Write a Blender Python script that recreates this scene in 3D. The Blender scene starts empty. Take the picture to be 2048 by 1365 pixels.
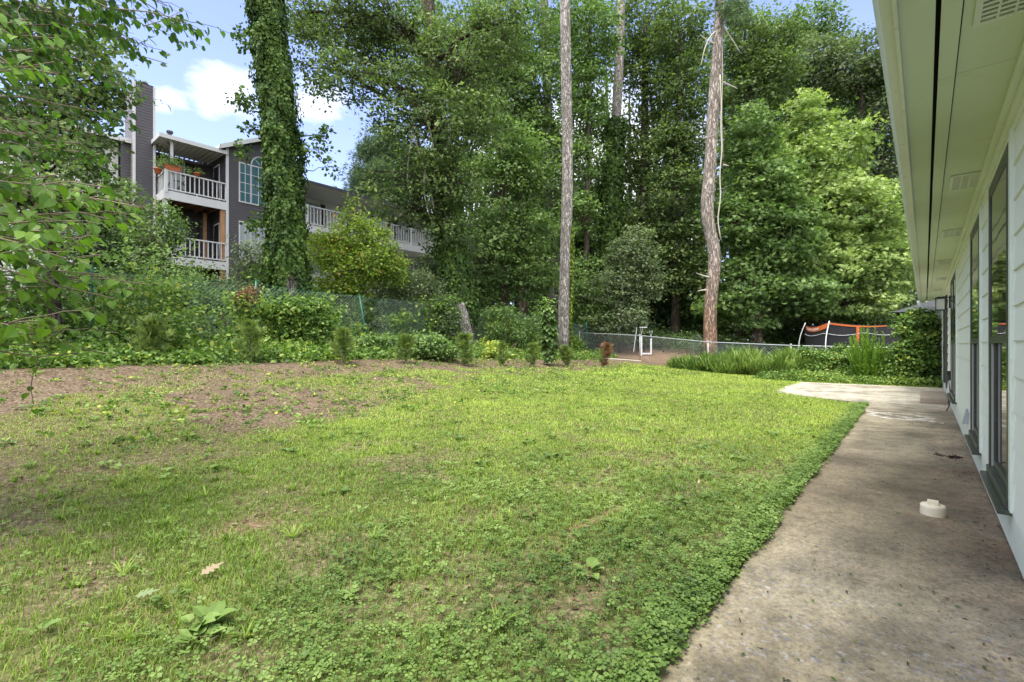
import bpy, math, random
import numpy as np

# ------------------------------------------------------------------ camera, world, sun, exposure
scn = bpy.context.scene
F, CX, HY, H0 = 967.0, 1024.0, 690.0, 1.2            # focal in px of the 2048 frame, horizon row, eye height
cam = bpy.data.objects.new("camera", bpy.data.cameras.new("camera"))
scn.collection.objects.link(cam)
cam.location = (0, 0, H0)
cam.rotation_euler = (math.radians(90), 0, 0)
cam.data.sensor_width = 36
cam.data.lens = F / 2048 * 36
cam.data.shift_y = (HY - 682.5) / 2048
cam.data.clip_start = 0.05
cam.data.clip_end = 3000
scn.camera = cam

SUN_EL, SUN_AZ = math.radians(70), (-0.55, -0.84)     # horizontal direction towards the sun
sd = bpy.data.lights.new("sun", "SUN")
sd.energy = 2.0
sd.angle = math.radians(24)
sd.color = (1.0, 0.95, 0.86)
sun = bpy.data.objects.new("sun", sd)
scn.collection.objects.link(sun)
ln = math.hypot(*SUN_AZ)
sx, sy = SUN_AZ[0] / ln * math.cos(SUN_EL), SUN_AZ[1] / ln * math.cos(SUN_EL)
from mathutils import Vector
sun.rotation_euler = Vector((sx, sy, math.sin(SUN_EL))).to_track_quat('Z', 'Y').to_euler()

world = bpy.data.worlds.new("World")
scn.world = world
world.use_nodes = True
wt = world.node_tree
wt.nodes.clear()
def wn(t, **k):
    n = wt.nodes.new(t)
    for a, b in k.items(): setattr(n, a, b)
    return n
sky = wn('ShaderNodeTexSky', sky_type='NISHITA', sun_disc=False)
sky.sun_elevation = SUN_EL
sky.sun_rotation = math.atan2(sx, sy)
sky.air_density = 1.0; sky.dust_density = 0.6; sky.ozone_density = 1.5
bg = wn('ShaderNodeBackground'); bg.inputs[1].default_value = 0.125
wo = wn('ShaderNodeOutputWorld')
tc = wn('ShaderNodeTexCoord')
def wmath(op, a, b=None, clamp=False):
    n = wn('ShaderNodeMath', operation=op, use_clamp=clamp)
    for i, x in enumerate((a, b)):
        if x is None: continue
        if isinstance(x, (int, float)): n.inputs[i].default_value = x
        else: wt.links.new(x, n.inputs[i])
    return n.outputs[0]
nz = wn('ShaderNodeTexNoise'); nz.inputs['Scale'].default_value = 5.5; nz.inputs['Detail'].default_value = 8; nz.inputs['Roughness'].default_value = 0.6
mp = wn('ShaderNodeMapping'); mp.inputs['Scale'].default_value = (1, 1, 2.2)
wt.links.new(tc.outputs['Generated'], mp.inputs[0]); wt.links.new(mp.outputs[0], nz.inputs['Vector'])
def blob(px, py, rad, gain):
    v = Vector(((px - CX) / F, 1, (HY - py) / F)).normalized()
    sub = wn('ShaderNodeVectorMath', operation='SUBTRACT'); wt.links.new(tc.outputs['Generated'], sub.inputs[0]); sub.inputs[1].default_value = v
    mul = wn('ShaderNodeVectorMath', operation='MULTIPLY'); wt.links.new(sub.outputs[0], mul.inputs[0]); mul.inputs[1].default_value = (1, 1, 1.7)
    ln_ = wn('ShaderNodeVectorMath', operation='LENGTH'); wt.links.new(mul.outputs[0], ln_.inputs[0])
    d = wmath('DIVIDE', ln_.outputs['Value'], rad)
    d = wmath('SUBTRACT', 1.0, d, True)
    return wmath('MULTIPLY', d, gain)
b = wmath('MAXIMUM', blob(455, 180, 0.115, 0.36), blob(635, 205, 0.10, 0.34))
b = wmath('MAXIMUM', b, blob(1150, 380, 0.42, 0.8))
b = wmath('MAXIMUM', b, blob(1900, 560, 0.5, 0.7))
b = wmath('MAXIMUM', b, blob(330, 190, 0.06, 0.3))
m = wmath('ADD', nz.outputs['Fac'], b)
m = wmath('MULTIPLY', wmath('SUBTRACT', m, 0.68), 3.2, True)
# thin veil of high cloud near the horizon and a softened blue
sep = wn('ShaderNodeSeparateXYZ'); wt.links.new(tc.outputs['Generated'], sep.inputs[0])
veil = wmath('SUBTRACT', 0.42, wmath('MULTIPLY', sep.outputs['Z'], 0.55), True)
veil = wmath('MAXIMUM', veil, 0.13)
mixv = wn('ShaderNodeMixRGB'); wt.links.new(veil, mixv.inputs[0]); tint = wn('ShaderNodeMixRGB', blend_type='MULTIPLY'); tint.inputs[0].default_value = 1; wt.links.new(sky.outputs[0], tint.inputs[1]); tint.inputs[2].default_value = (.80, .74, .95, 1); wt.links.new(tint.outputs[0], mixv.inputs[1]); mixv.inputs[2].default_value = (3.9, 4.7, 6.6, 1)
mixc = wn('ShaderNodeMixRGB'); wt.links.new(m, mixc.inputs[0]); wt.links.new(mixv.outputs[0], mixc.inputs[1]); mixc.inputs[2].default_value = (5.0, 5.1, 5.3, 1)
# unseen broken cloud added overhead and behind the camera, brightened as fill light
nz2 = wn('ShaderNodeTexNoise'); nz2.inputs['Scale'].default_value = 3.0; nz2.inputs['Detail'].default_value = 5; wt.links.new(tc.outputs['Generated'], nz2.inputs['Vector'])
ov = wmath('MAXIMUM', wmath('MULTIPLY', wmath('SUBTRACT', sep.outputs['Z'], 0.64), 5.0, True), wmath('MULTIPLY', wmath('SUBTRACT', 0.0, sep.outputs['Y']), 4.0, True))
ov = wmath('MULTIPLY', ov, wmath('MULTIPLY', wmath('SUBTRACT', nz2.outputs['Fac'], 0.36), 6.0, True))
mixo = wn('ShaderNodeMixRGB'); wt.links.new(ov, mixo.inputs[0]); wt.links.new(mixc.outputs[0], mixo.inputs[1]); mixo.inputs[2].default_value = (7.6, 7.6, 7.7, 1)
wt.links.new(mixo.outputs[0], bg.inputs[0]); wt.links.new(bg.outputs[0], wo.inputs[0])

scn.view_settings.view_transform = 'Standard'
scn.view_settings.look = 'None'
scn.view_settings.gamma = 1
scn.view_settings.use_curve_mapping = False
scn.view_settings.exposure = 1.55
scn.render.engine = 'CYCLES'
scn.cycles.max_bounces = 6
scn.cycles.diffuse_bounces = 3
scn.cycles.glossy_bounces = 3
scn.cycles.transmission_bounces = 4
scn.cycles.sample_clamp_indirect = 6
scn.cycles.use_denoising = True

# ------------------------------------------------------------------ coordinates
DX, DY = 0.6495, 0.7604            # direction of the house wall; s runs along it, t across it (to the right)
def st(s, t, z=0.0): return (s * DX + t * DY, s * DY - t * DX, z)
def to_st(x, y): return x * DX + y * DY, x * DY - y * DX
def pix(px, py, D): return ((px - CX) / F * D, D, H0 + (HY - py) / F * D)
ROT = math.atan2(DY, DX)
rng = np.random.default_rng(7)

_tab = np.random.default_rng(3).random((256, 256))
def vnoise(x, y):
    xi = np.floor(x).astype(int); yi = np.floor(y).astype(int)
    fx = x - xi; fy = y - yi
    fx = fx * fx * (3 - 2 * fx); fy = fy * fy * (3 - 2 * fy)
    a = _tab[xi % 256, yi % 256]; b_ = _tab[(xi + 1) % 256, yi % 256]
    c = _tab[xi % 256, (yi + 1) % 256]; d = _tab[(xi + 1) % 256, (yi + 1) % 256]
    return (a * (1 - fx) + b_ * fx) * (1 - fy) + (c * (1 - fx) + d * fx) * fy
def fbm(x, y, sc=1.0, o=4):
    x = np.asarray(x, float) * sc + 31.7; y = np.asarray(y, float) * sc + 57.3
    r = 0; a = 0.5; tot = 0
    for i in range(o):
        r = r + a * vnoise(x, y); tot += a; a *= 0.5; x = x * 2.03 + 11.1; y = y * 2.03 + 5.7
    return r / tot
def smooth(x, a, b_):
    u = np.clip((x - a) / (b_ - a), 0, 1)
    return u * u * (3 - 2 * u)
def ground_z(x, y):
    x = np.asarray(x, float); y = np.asarray(y, float)
    s, t = to_st(x, y)
    base = np.interp(t, [-60, -25, -20, -14, -11, -9.5, -6.5, -3.5, -2.2, -0.6, 50], [2.2, 1.95, 1.6, .95, .78, .50, .12, 0.0, -0.02, -0.03, -0.03])
    k = 1 - 0.32 * smooth(s, 8, 20)
    z = base * np.where(base > 0, k, 1)
    z = z + 0.42 * smooth(s, 21, 25) * smooth(-t, 5, 9) * (1 - smooth(-t, 13, 15))
    z = z - 0.38 * smooth(s, 20.2, 23) * smooth(t, -6, -2)
    bump = smooth(-t, 2.5, 5)
    z = z + bump * 0.07 * (fbm(x, y, 0.45, 3) - 0.5) + bump * 0.02 * (fbm(x, y, 2.0, 2) - 0.5)
    return z
def gz(x, y): return float(ground_z(x, y))
def on_px(px, D):
    x = (px - CX) / F * D
    return (x, D, gz(x, D))

# ------------------------------------------------------------------ materials
def nodes(name):
    m_ = bpy.data.materials.new(name); m_.use_nodes = True
    nt = m_.node_tree; nt.nodes.clear()
    out = nt.nodes.new('ShaderNodeOutputMaterial')
    return m_, nt, out
def N(nt, t, **k):
    n = nt.nodes.new(t)
    for a, b_ in k.items():
        if a in ('operation', 'blend_type', 'attribute_name', 'feature', 'use_clamp', 'noise_dimensions', 'interpolation_type', 'clamp', 'data_type', 'wave_type', 'bands_direction'): setattr(n, a, b_)
        else: n.inputs[a].default_value = b_
    return n
def ramp(nt, fac, stops):
    r = nt.nodes.new('ShaderNodeValToRGB')
    el = r.color_ramp.elements
    while len(el) < len(stops): el.new(0.5)
    for e, (p, c) in zip(el, stops): e.position = p; e.color = (*c, 1)
    nt.links.new(fac, r.inputs[0]); return r.outputs[0]
def noise(nt, scale, detail=5, rough=0.6, vec=None, coord='Object', sc=None):
    n = N(nt, 'ShaderNodeTexNoise', Scale=scale, Detail=detail, Roughness=rough)
    t = nt.nodes.new('ShaderNodeTexCoord')
    v = t.outputs[coord]
    if sc:
        mm = nt.nodes.new('ShaderNodeMapping'); mm.inputs['Scale'].default_value = sc; nt.links.new(v, mm.inputs[0]); v = mm.outputs[0]
    nt.links.new(v, n.inputs['Vector']); return n.outputs['Fac']
def mixc_(nt, fac, a, b_, mode='MIX'):
    n = nt.nodes.new('ShaderNodeMixRGB'); n.blend_type = mode
    for i, v in enumerate((fac, a, b_)):
        if isinstance(v, (int, float)): n.inputs[i].default_value = v
        elif isinstance(v, tuple): n.inputs[i].default_value = (*v, 1)
        else: nt.links.new(v, n.inputs[i])
    return n.outputs[0]
def mth(nt, op, a, b_=None, clamp=False):
    n = nt.nodes.new('ShaderNodeMath'); n.operation = op; n.use_clamp = clamp
    for i, v in enumerate((a, b_)):
        if v is None: continue
        if isinstance(v, (int, float)): n.inputs[i].default_value = v
        else: nt.links.new(v, n.inputs[i])
    return n.outputs[0]
def bsdf(nt, out, col, rough=0.6, bump=None, bstr=0.3, bdist=0.02, spec=0.4, metal=0.0):
    p = nt.nodes.new('ShaderNodeBsdfPrincipled')
    if isinstance(col, tuple): p.inputs['Base Color'].default_value = (*col, 1)
    else: nt.links.new(col, p.inputs['Base Color'])
    if isinstance(rough, (int, float)): p.inputs['Roughness'].default_value = rough
    else: nt.links.new(rough, p.inputs['Roughness'])
    p.inputs['Specular IOR Level'].default_value = spec
    p.inputs['Metallic'].default_value = metal
    if bump is not None:
        b_ = nt.nodes.new('ShaderNodeBump'); b_.inputs['Strength'].default_value = bstr; b_.inputs['Distance'].default_value = bdist
        nt.links.new(bump, b_.inputs['Height']); nt.links.new(b_.outputs[0], p.inputs['Normal'])
    if out is not None: nt.links.new(p.outputs[0], out.inputs[0])
    return p
def paint(name, c, rough=0.5, var=0.12, scale=3.0, dirt=None, metal=0.0, spec=0.4, bstr=0.15):
    m_, nt, out = nodes(name)
    n = noise(nt, scale, 6, 0.65)
    lo = tuple(x * (1 - var) for x in c); hi = tuple(min(1, x * (1 + var * .5)) for x in c)
    col = ramp(nt, n, [(0.3, lo), (0.7, hi)])
    if dirt:
        d = noise(nt, scale * 4, 8, 0.7)
        f = ramp(nt, d, [(0.56, (0, 0, 0)), (0.75, (1, 1, 1))])
        col = mixc_(nt, mth(nt, 'MULTIPLY', f, dirt[1]), col, dirt[0])
    bsdf(nt, out, col, rough, noise(nt, scale * 15, 4), bstr, 0.004, spec, metal)
    return m_
def leafmat(name, stops, trans=0.36, rough=0.5, spec=0.3):
    m_, nt, out = nodes(name)
    a = N(nt, 'ShaderNodeAttribute', attribute_name='v')
    col = ramp(nt, a.outputs['Fac'], stops)
    p = bsdf(nt, None, col, rough, spec=spec)
    tr = nt.nodes.new('ShaderNodeBsdfTranslucent')
    nt.links.new(mixc_(nt, 1.0, col, (1.0, 1.15, 0.55), 'MULTIPLY'), tr.inputs[0])
    mx = nt.nodes.new('ShaderNodeMixShader'); mx.inputs[0].default_value = trans
    nt.links.new(p.outputs[0], mx.inputs[1]); nt.links.new(tr.outputs[0], mx.inputs[2]); nt.links.new(mx.outputs[0], out.inputs[0])
    return m_
def barkmat(name, c1, c2, red=None, sc=9.0):
    m_, nt, out = nodes(name)
    t = nt.nodes.new('ShaderNodeTexCoord'); mm = nt.nodes.new('ShaderNodeMapping'); mm.inputs['Scale'].default_value = (1, 1, 0.20)
    nt.links.new(t.outputs['Object'], mm.inputs[0])
    vo = N(nt, 'ShaderNodeTexVoronoi', Scale=sc, feature='DISTANCE_TO_EDGE'); 
    ns = N(nt, 'ShaderNodeTexNoise', Scale=6, Detail=8, Roughness=0.7); nt.links.new(mm.outputs[0], ns.inputs['Vector'])
    add = mixc_(nt, 0.45, mm.outputs[0], ns.outputs['Color'], 'ADD'); nt.links.new(add, vo.inputs['Vector'])
    crack = ramp(nt, vo.outputs['Distance'], [(0.0, (.05, .05, .05)), (0.16, (1, 1, 1))])
    col = ramp(nt, ns.outputs['Fac'], [(0.3, c1), (0.7, c2)])
    if red:
        sp = nt.nodes.new('ShaderNodeSeparateXYZ'); nt.links.new(t.outputs['Object'], sp.inputs[0])
        zz = mth(nt, 'ADD', mth(nt, 'MULTIPLY', sp.outputs['Z'], -0.28), mth(nt, 'MULTIPLY', ns.outputs['Fac'], 2.6))
        col = mixc_(nt, mth(nt, 'ADD', zz, 0.1, True), col, red)
    col = mixc_(nt, crack, mixc_(nt, 1.0, col, (.42, .39, .36), 'MULTIPLY'), col)
    h = mth(nt, 'ADD', crack, ns.outputs['Fac'])
    bsdf(nt, out, col, 0.9, h, 1.0, 0.05, 0.15)
    return m_

G = lambda r, g, b_: (r, g, b_)
M = {}
M['leaf_dark'] = leafmat('oak_leaves', [(0, G(0.053, 0.084, 0.031)), (.5, G(0.130, 0.199, 0.065)), (1, G(0.291, 0.382, 0.122))])
M['leaf_mid'] = leafmat('maple_leaves', [(0, G(0.056, 0.100, 0.031)), (.5, G(0.145, 0.238, 0.070)), (1, G(0.313, 0.440, 0.139))])
M['leaf_bright'] = leafmat('sweetgum_leaves', [(0, G(.070, .115, .035)), (.5, G(.21, .31, .085)), (1, G(.46, .56, .20))])
M['leaf_lime'] = leafmat('young_tree_leaves', [(0, G(.07, .12, .02)), (.5, G(.18, .28, .035)), (.975, G(.38, .48, .07)), (1, G(.42, .20, .05))])
M['leaf_ivy'] = leafmat('ivy_leaves', [(0, G(0.018, 0.047, 0.013)), (.5, G(0.061, 0.117, 0.022)), (1, G(0.158, 0.252, 0.047))], 0.25, 0.55, 0.2)
M['leaf_redbud'] = leafmat('broad_leaves', [(0, G(0.028, 0.068, 0.023)), (.5, G(0.085, 0.180, 0.028)), (1, G(0.225, 0.383, 0.045))], 0.5, 0.45, 0.35)
M['leaf_grey'] = leafmat('grey_green_leaves', [(0, G(0.062, 0.088, 0.044)), (.5, G(0.138, 0.188, 0.088)), (1, G(0.275, 0.350, 0.175))])
M['leaf_vine'] = leafmat('vine_leaves', [(0, G(0.040, 0.086, 0.021)), (.5, G(0.138, 0.241, 0.052)), (.9, G(0.310, 0.448, 0.103)), (1, G(0.483, 0.483, 0.092))])
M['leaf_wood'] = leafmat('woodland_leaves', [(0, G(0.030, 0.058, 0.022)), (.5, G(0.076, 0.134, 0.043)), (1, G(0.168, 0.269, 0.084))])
M['needle'] = leafmat('pine_needles', [(0, G(0.051, 0.094, 0.051)), (.5, G(0.101, 0.169, 0.075)), (1, G(0.203, 0.304, 0.118))], 0.15)
M['cypress'] = leafmat('cypress_sprays', [(0, G(0.053, 0.085, 0.021)), (.5, G(0.149, 0.224, 0.053)), (1, G(0.319, 0.404, 0.106))], 0.25)
M['brown_spray'] = leafmat('dead_sprays', [(0, G(.12, .06, .03)), (.5, G(.25, .13, .07)), (1, G(.40, .24, .13))], 0.2)
M['grass'] = leafmat('grass_blades', [(0, G(.32, .25, .13)), (.07, G(.26, .24, .10)), (.12, G(.09, .15, .03)), (.5, G(.22, .33, .05)), (1, G(.44, .57, .10))], 0.3, 0.55, 0.25)
M['weed'] = leafmat('lawn_weeds', [(0, G(0.055, 0.100, 0.028)), (.5, G(0.143, 0.232, 0.050)), (1, G(0.288, 0.399, 0.111))], 0.3, 0.5, 0.3)
M['plume'] = leafmat('dogfennel', [(0, G(.06, .13, .015)), (.5, G(.15, .28, .03)), (1, G(.28, .44, .06))], 0.35)
M['rank_grass'] = leafmat('rank_grass_blades', [(0, G(0.065, 0.130, 0.026)), (.5, G(0.169, 0.273, 0.052)), (1, G(0.390, 0.494, 0.130))], 0.35)
M['litter'] = leafmat('dry_leaf_litter', [(0, G(0.075, 0.045, 0.030)), (.5, G(0.195, 0.128, 0.075)), (1, G(0.390, 0.315, 0.210))], 0.1, 0.8, 0.1)
M['bark_pine'] = barkmat('pine_bark', G(.36, .32, .285), G(.68, .64, .59), None, 12)
M['bark_red'] = barkmat('reddish_pine_bark', G(.35, .29, .245), G(.66, .59, .52), G(.47, .31, .22), 10)
M['bark'] = barkmat('grey_brown_bark', G(.10, .08, .062), G(.22, .18, .14), None, 10)
M['bark_dark'] = barkmat('dark_bark', G(.045, .036, .028), G(.11, .088, .068), None, 10)
M['twig'] = paint('twig_wood', G(.22, .17, .12), 0.8)
M['twig_pale'] = paint('pale_dead_wood', G(.50, .46, .38), 0.8)
M['siding_mint'] = paint('pale_green_house_paint', G(.80, .82, .73), 0.75, 0.03, 1.2, (G(.5, .54, .46), .10), spec=0.12, bstr=0.15)
M['soffit'] = paint('pale_green_soffit_paint', G(.66, .74, .58), 0.75, 0.06, 1.3, (G(.36, .36, .26), .25), bstr=0.1)
M['trim_mint'] = paint('pale_trim_paint', G(.74, .80, .70), 0.5, 0.05, 3, (G(.3, .3, .22), .3))
M['gutter'] = paint('cream_gutter_metal', G(.72, .78, .68), 0.35, 0.06, 3, (G(.22, .2, .12), .5), spec=0.5)
M['frame'] = paint('dark_green_window_frame', G(.055, .064, .052), 0.4, 0.15, 5, (G(.25, .25, .22), .25))
M['frame_in'] = paint('white_inner_sash', G(.40, .39, .35), 0.5)
M['black'] = paint('black_metal', G(.018, .018, .018), 0.4)
M['void'] = paint('dark_gap', G(.004, .004, .004), 0.9)
M['white'] = paint('white_paint', G(.74, .75, .75), 0.45, 0.05, 3, (G(.45, .43, .38), .3))
M['cream_plastic'] = paint('cream_plastic', G(.72, .66, .50), 0.45, 0.08, 10, (G(.34, .28, .18), .6))
M['galv'] = paint('galvanised_steel', G(.38, .40, .42), 0.42, 0.12, 6, metal=0.3, spec=0.5)
M['green_metal'] = paint('green_coated_steel', G(.010, .13, .09), 0.4, 0.2, 5)
M['mesh_grey'] = paint('weathered_green_mesh', G(.13, .20, .165), 0.5)
M['net'] = paint('black_trampoline_net', G(.022, .022, .026), 0.85)
M['orange'] = paint('orange_fabric', G(.55, .13, .03), 0.7)
M['red'] = paint('red_plastic', G(.62, .05, .03), 0.5)
M['terracotta'] = paint('terracotta_pot', G(.42, .12, .05), 0.7)
M['greenpot'] = paint('green_pot', G(.20, .26, .10), 0.6)
M['wood'] = paint('treated_wood', G(.36, .20, .10), 0.75, 0.25, 5)
M['wood_dark'] = paint('dark_joist_wood', G(.14, .08, .045), 0.8, 0.25, 5)
M['shingle'] = paint('charcoal_shingles', G(.06, .062, .07), 0.9, 0.3, 12)
M['siding_grey'] = paint('charcoal_vinyl_siding', G(.070, .066, .075), 0.5, 0.08, 2)
M['siding_pale'] = paint('off_white_vinyl_siding', G(.60, .60, .57), 0.5, 0.06, 2)
M['siding_sunlit'] = paint('sunlit_tan_siding', G(.27, .24, .225), 0.5, 0.06, 2)  # sunlight on the chimney's left face put into a lighter siding colour
M['apt_white'] = paint('apartment_trim_paint', G(.52, .53, .54), 0.5, 0.06, 3)
M['shutter'] = paint('black_shutter', G(.012, .013, .016), 0.5)
M['blind'] = paint('white_blinds', G(.62, .64, .64), 0.6)
M['lamp_glass'] = paint('frosted_lantern_glass', G(.62, .62, .52), 0.3)
def glassmat(name, c, rough=0.03, spec=0.5):
    m_, nt, out = nodes(name)
    n = noise(nt, 1.3, 2)
    bsdf(nt, out, c, rough, n, 0.03, 0.05, spec)
    return m_
M['glass'] = glassmat('dark_window_glass', G(.012, .014, .014), 0.03, 0.9)
M['glass_blue'] = glassmat('sky_tinted_window_glass', G(.05, .12, .15), 0.08, 1.0)  # bluish sky reflection tinted into the base colour
M['glass_pale'] = glassmat('window_glass_over_blinds', G(.30, .34, .36), 0.1, 0.9)
M['flower'] = leafmat('yellow_flower', [(0, G(.7, .5, .02)), (1, G(.8, .6, .05))], 0.1)

def concrete(name, kind):
    m_, nt, out = nodes(name)
    t = nt.nodes.new('ShaderNodeTexCoord'); V = t.outputs['Object']
    def nn(s_, d=6, r=.6):
        n = N(nt, 'ShaderNodeTexNoise', Scale=s_, Detail=d, Roughness=r); nt.links.new(V, n.inputs['Vector']); return n.outputs['Fac']
    big, mid, fine = nn(.55, 5, .62), nn(2.6, 7, .68), nn(26, 4, .7)
    sp = nt.nodes.new('ShaderNodeSeparateXYZ'); nt.links.new(V, sp.inputs[0])   # X = along, Y = -t
    sx_, sy_ = sp.outputs['X'], sp.outputs['Y']
    base = ramp(nt, big, [(.25, G(.10, .088, .060)), (.45, G(.185, .162, .112)), (.62, G(.24, .215, .165)), (.8, G(.30, .28, .225))])
    col = mixc_(nt, 0.55, base, ramp(nt, mid, [(.32, G(.09, .08, .058)), (.5, G(.20, .178, .125)), (.66, G(.33, .285, .20))]))
    # dark mildew where water stands, lighter at the far patio
    far = mth(nt, 'MULTIPLY', mth(nt, 'SUBTRACT', sx_, 10.5), 0.35, True)
    col = mixc_(nt, mth(nt, 'MULTIPLY', far, 0.8), col, ramp(nt, mid, [(.3, G(.25, .235, .20)), (.5, G(.38, .36, .30)), (.68, G(.50, .47, .40))]))
    mw = mth(nt, 'ADD', mth(nt, 'MULTIPLY', big, 0.9), mth(nt, 'MULTIPLY', mid, 0.8))
    e1 = mth(nt, 'SUBTRACT', 1.0, mth(nt, 'ABSOLUTE', mth(nt, 'MULTIPLY', mth(nt, 'SUBTRACT', sx_, 5.2), 0.40)), True)
    dark = ramp(nt, mth(nt, 'MULTIPLY', mw, mth(nt, 'ADD', e1, 0.30)), [(.34, (0, 0, 0)), (.80, (1, 1, 1))])
    col = mixc_(nt, mth(nt, 'MULTIPLY', dark, .78), col, G(.095, .078, .052))
    # rusty clay tint towards the wall
    cl = mth(nt, 'MULTIPLY', mth(nt, 'SUBTRACT', mth(nt, 'MULTIPLY', sy_, -1.0), -0.12), 2.6, True)
    cl = mth(nt, 'MULTIPLY', cl, ramp(nt, mid, [(.38, (0, 0, 0)), (.62, (1, 1, 1))]))
    col = mixc_(nt, mth(nt, 'MULTIPLY', cl, .28), col, G(.40, .25, .16))
    # exposed aggregate
    vo = N(nt, 'ShaderNodeTexVoronoi', Scale=46); nt.links.new(V, vo.inputs['Vector'])
    nd = N(nt, 'ShaderNodeTexNoise', Scale=30, Detail=3); nt.links.new(V, nd.inputs['Vector'])
    Vd = mixc_(nt, .05, V, nd.outputs['Color'], 'ADD')
    vo2 = N(nt, 'ShaderNodeTexVoronoi', Scale=34); nt.links.new(Vd, vo2.inputs['Vector'])
    sc_ = nt.nodes.new('ShaderNodeSeparateColor'); nt.links.new(vo2.outputs['Color'], sc_.inputs[0])
    st_ = mth(nt, 'LESS_THAN', vo2.outputs['Distance'], 0.42)
    st_ = mth(nt, 'MULTIPLY', st_, mth(nt, 'GREATER_THAN', sc_.outputs[0], 0.5))
    near = mth(nt, 'SUBTRACT', 1.0, mth(nt, 'MULTIPLY', mth(nt, 'SUBTRACT', sx_, 2.6), 0.7), True)
    patch = ramp(nt, nn(1.5, 4), [(.42, (0, 0, 0)), (.56, (1, 1, 1))])
    st_ = mth(nt, 'MULTIPLY', st_, mth(nt, 'MULTIPLY', near, patch))
    stone = mixc_(nt, sc_.outputs[1], G(.10, .10, .11), G(.30, .29, .285))
    col = mixc_(nt, mth(nt, 'MULTIPLY', st_, .8), col, stone)
    col = mixc_(nt, .75, col, ramp(nt, nn(38, 6, .85), [(.34, (.30, .28, .26)), (.5, (1, 1, 1)), (.66, (1.45, 1.4, 1.3))]), 'MULTIPLY')
    col = mixc_(nt, .6, col, ramp(nt, nn(9, 6, .75), [(.36, (.50, .48, .44)), (.5, (1, 1, 1)), (.64, (1.3, 1.27, 1.2))]), 'MULTIPLY')
    col = mixc_(nt, .85, col, ramp(nt, nn(1.25, 4, .55), [(.36, (.68, .65, .60)), (.47, (1.02, 1.0, .97)), (.60, (1.48, 1.47, 1.42))]), 'MULTIPLY')
    spk = ramp(nt, nn(70, 3, .8), [(.60, (0, 0, 0)), (.68, (1, 1, 1))])
    col = mixc_(nt, mth(nt, 'MULTIPLY', spk, .35), col, G(.45, .42, .36))
    spd = ramp(nt, nn(48, 3, .8), [(.62, (0, 0, 0)), (.70, (1, 1, 1))])
    col = mixc_(nt, mth(nt, 'MULTIPLY', spd, .7), col, G(.07, .05, .035))
    # chalky ring and trail left on the slab
    cx_, cy_ = 10.4, 0.33
    dx_ = mth(nt, 'MULTIPLY', mth(nt, 'SUBTRACT', sx_, cx_), 0.9); dy_ = mth(nt, 'SUBTRACT', sy_, cy_)
    wob = mth(nt, 'MULTIPLY', mth(nt, 'SUBTRACT', nn(3.5, 3), 0.5), 0.35)
    rr = mth(nt, 'ADD', mth(nt, 'SQRT', mth(nt, 'ADD', mth(nt, 'MULTIPLY', dx_, dx_), mth(nt, 'MULTIPLY', dy_, dy_))), wob)
    ring = mth(nt, 'LESS_THAN', mth(nt, 'ABSOLUTE', mth(nt, 'SUBTRACT', rr, 0.36)), 0.055)
    tl = mth(nt, 'LESS_THAN', mth(nt, 'ABSOLUTE', mth(nt, 'SUBTRACT', mth(nt, 'ADD', dx_, wob), mth(nt, 'MULTIPLY', dy_, 0.8))), 0.07)
    tl = mth(nt, 'MULTIPLY', tl, mth(nt, 'LESS_THAN', mth(nt, 'ABSOLUTE', dy_), 0.55))
    wh = mth(nt, 'MAXIMUM', ring, tl)
    wh = mth(nt, 'MULTIPLY', wh, ramp(nt, nn(9, 5, .7), [(.38, (0, 0, 0)), (.6, (1, 1, 1))]))
    col = mixc_(nt, mth(nt, 'MULTIPLY', wh, .75), col, G(.66, .64, .58))
    h = mth(nt, 'ADD', mth(nt, 'MULTIPLY', fine, .6), mth(nt, 'MULTIPLY', st_, .7))
    rg = ramp(nt, mid, [(.3, G(.55, .55, .55)), (.7, G(.9, .9, .9))])
    bsdf(nt, out, col, rg, h, .55, .008, .35)
    return m_
M['concrete'] = concrete('weathered_concrete', 0)
M['step'] = paint('worn_step_concrete', G(.33, .27, .205), 0.85, 0.25, 3, (G(.10, .08, .06), .6), bstr=0.6)

def groundmat():
    m_, nt, out = nodes('yard_soil')
    t = nt.nodes.new('ShaderNodeTexCoord'); V = t.outputs['Object']
    def nn(s_, d=6, r=.6):
        n = N(nt, 'ShaderNodeTexNoise', Scale=s_, Detail=d, Roughness=r); nt.links.new(V, n.inputs['Vector']); return n.outputs['Fac']
    mid, fine = nn(2.2, 7, .65), nn(30, 5, .75)
    soil = ramp(nt, mid, [(.3, G(.085, .062, .040)), (.5, G(.150, .112, .072)), (.72, G(.235, .185, .120))])
    chips = ramp(nt, fine, [(.38, G(.025, .018, .012)), (.52, G(.13, .092, .062)), (.62, G(.40, .31, .22))])
    soil = mixc_(nt, .55, soil, chips)
    a = N(nt, 'ShaderNodeAttribute', attribute_name='lawn')
    c = N(nt, 'ShaderNodeAttribute', attribute_name='clay')
    soil = mixc_(nt, mth(nt, 'MULTIPLY', c.outputs['Fac'], .8), soil, ramp(nt, fine, [(.3, G(.17, .09, .055)), (.7, G(.32, .19, .12))]))
    thatch = ramp(nt, fine, [(.3, G(.045, .05, .022)), (.5, G(.11, .125, .04)), (.7, G(.25, .24, .10))])
    col = mixc_(nt, mth(nt, 'MULTIPLY', a.outputs['Fac'], .85), soil, thatch)
    bsdf(nt, out, col, .95, mth(nt, 'ADD', fine, mid), .6, .02, .1)
    return m_
M['ground'] = groundmat()

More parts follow.
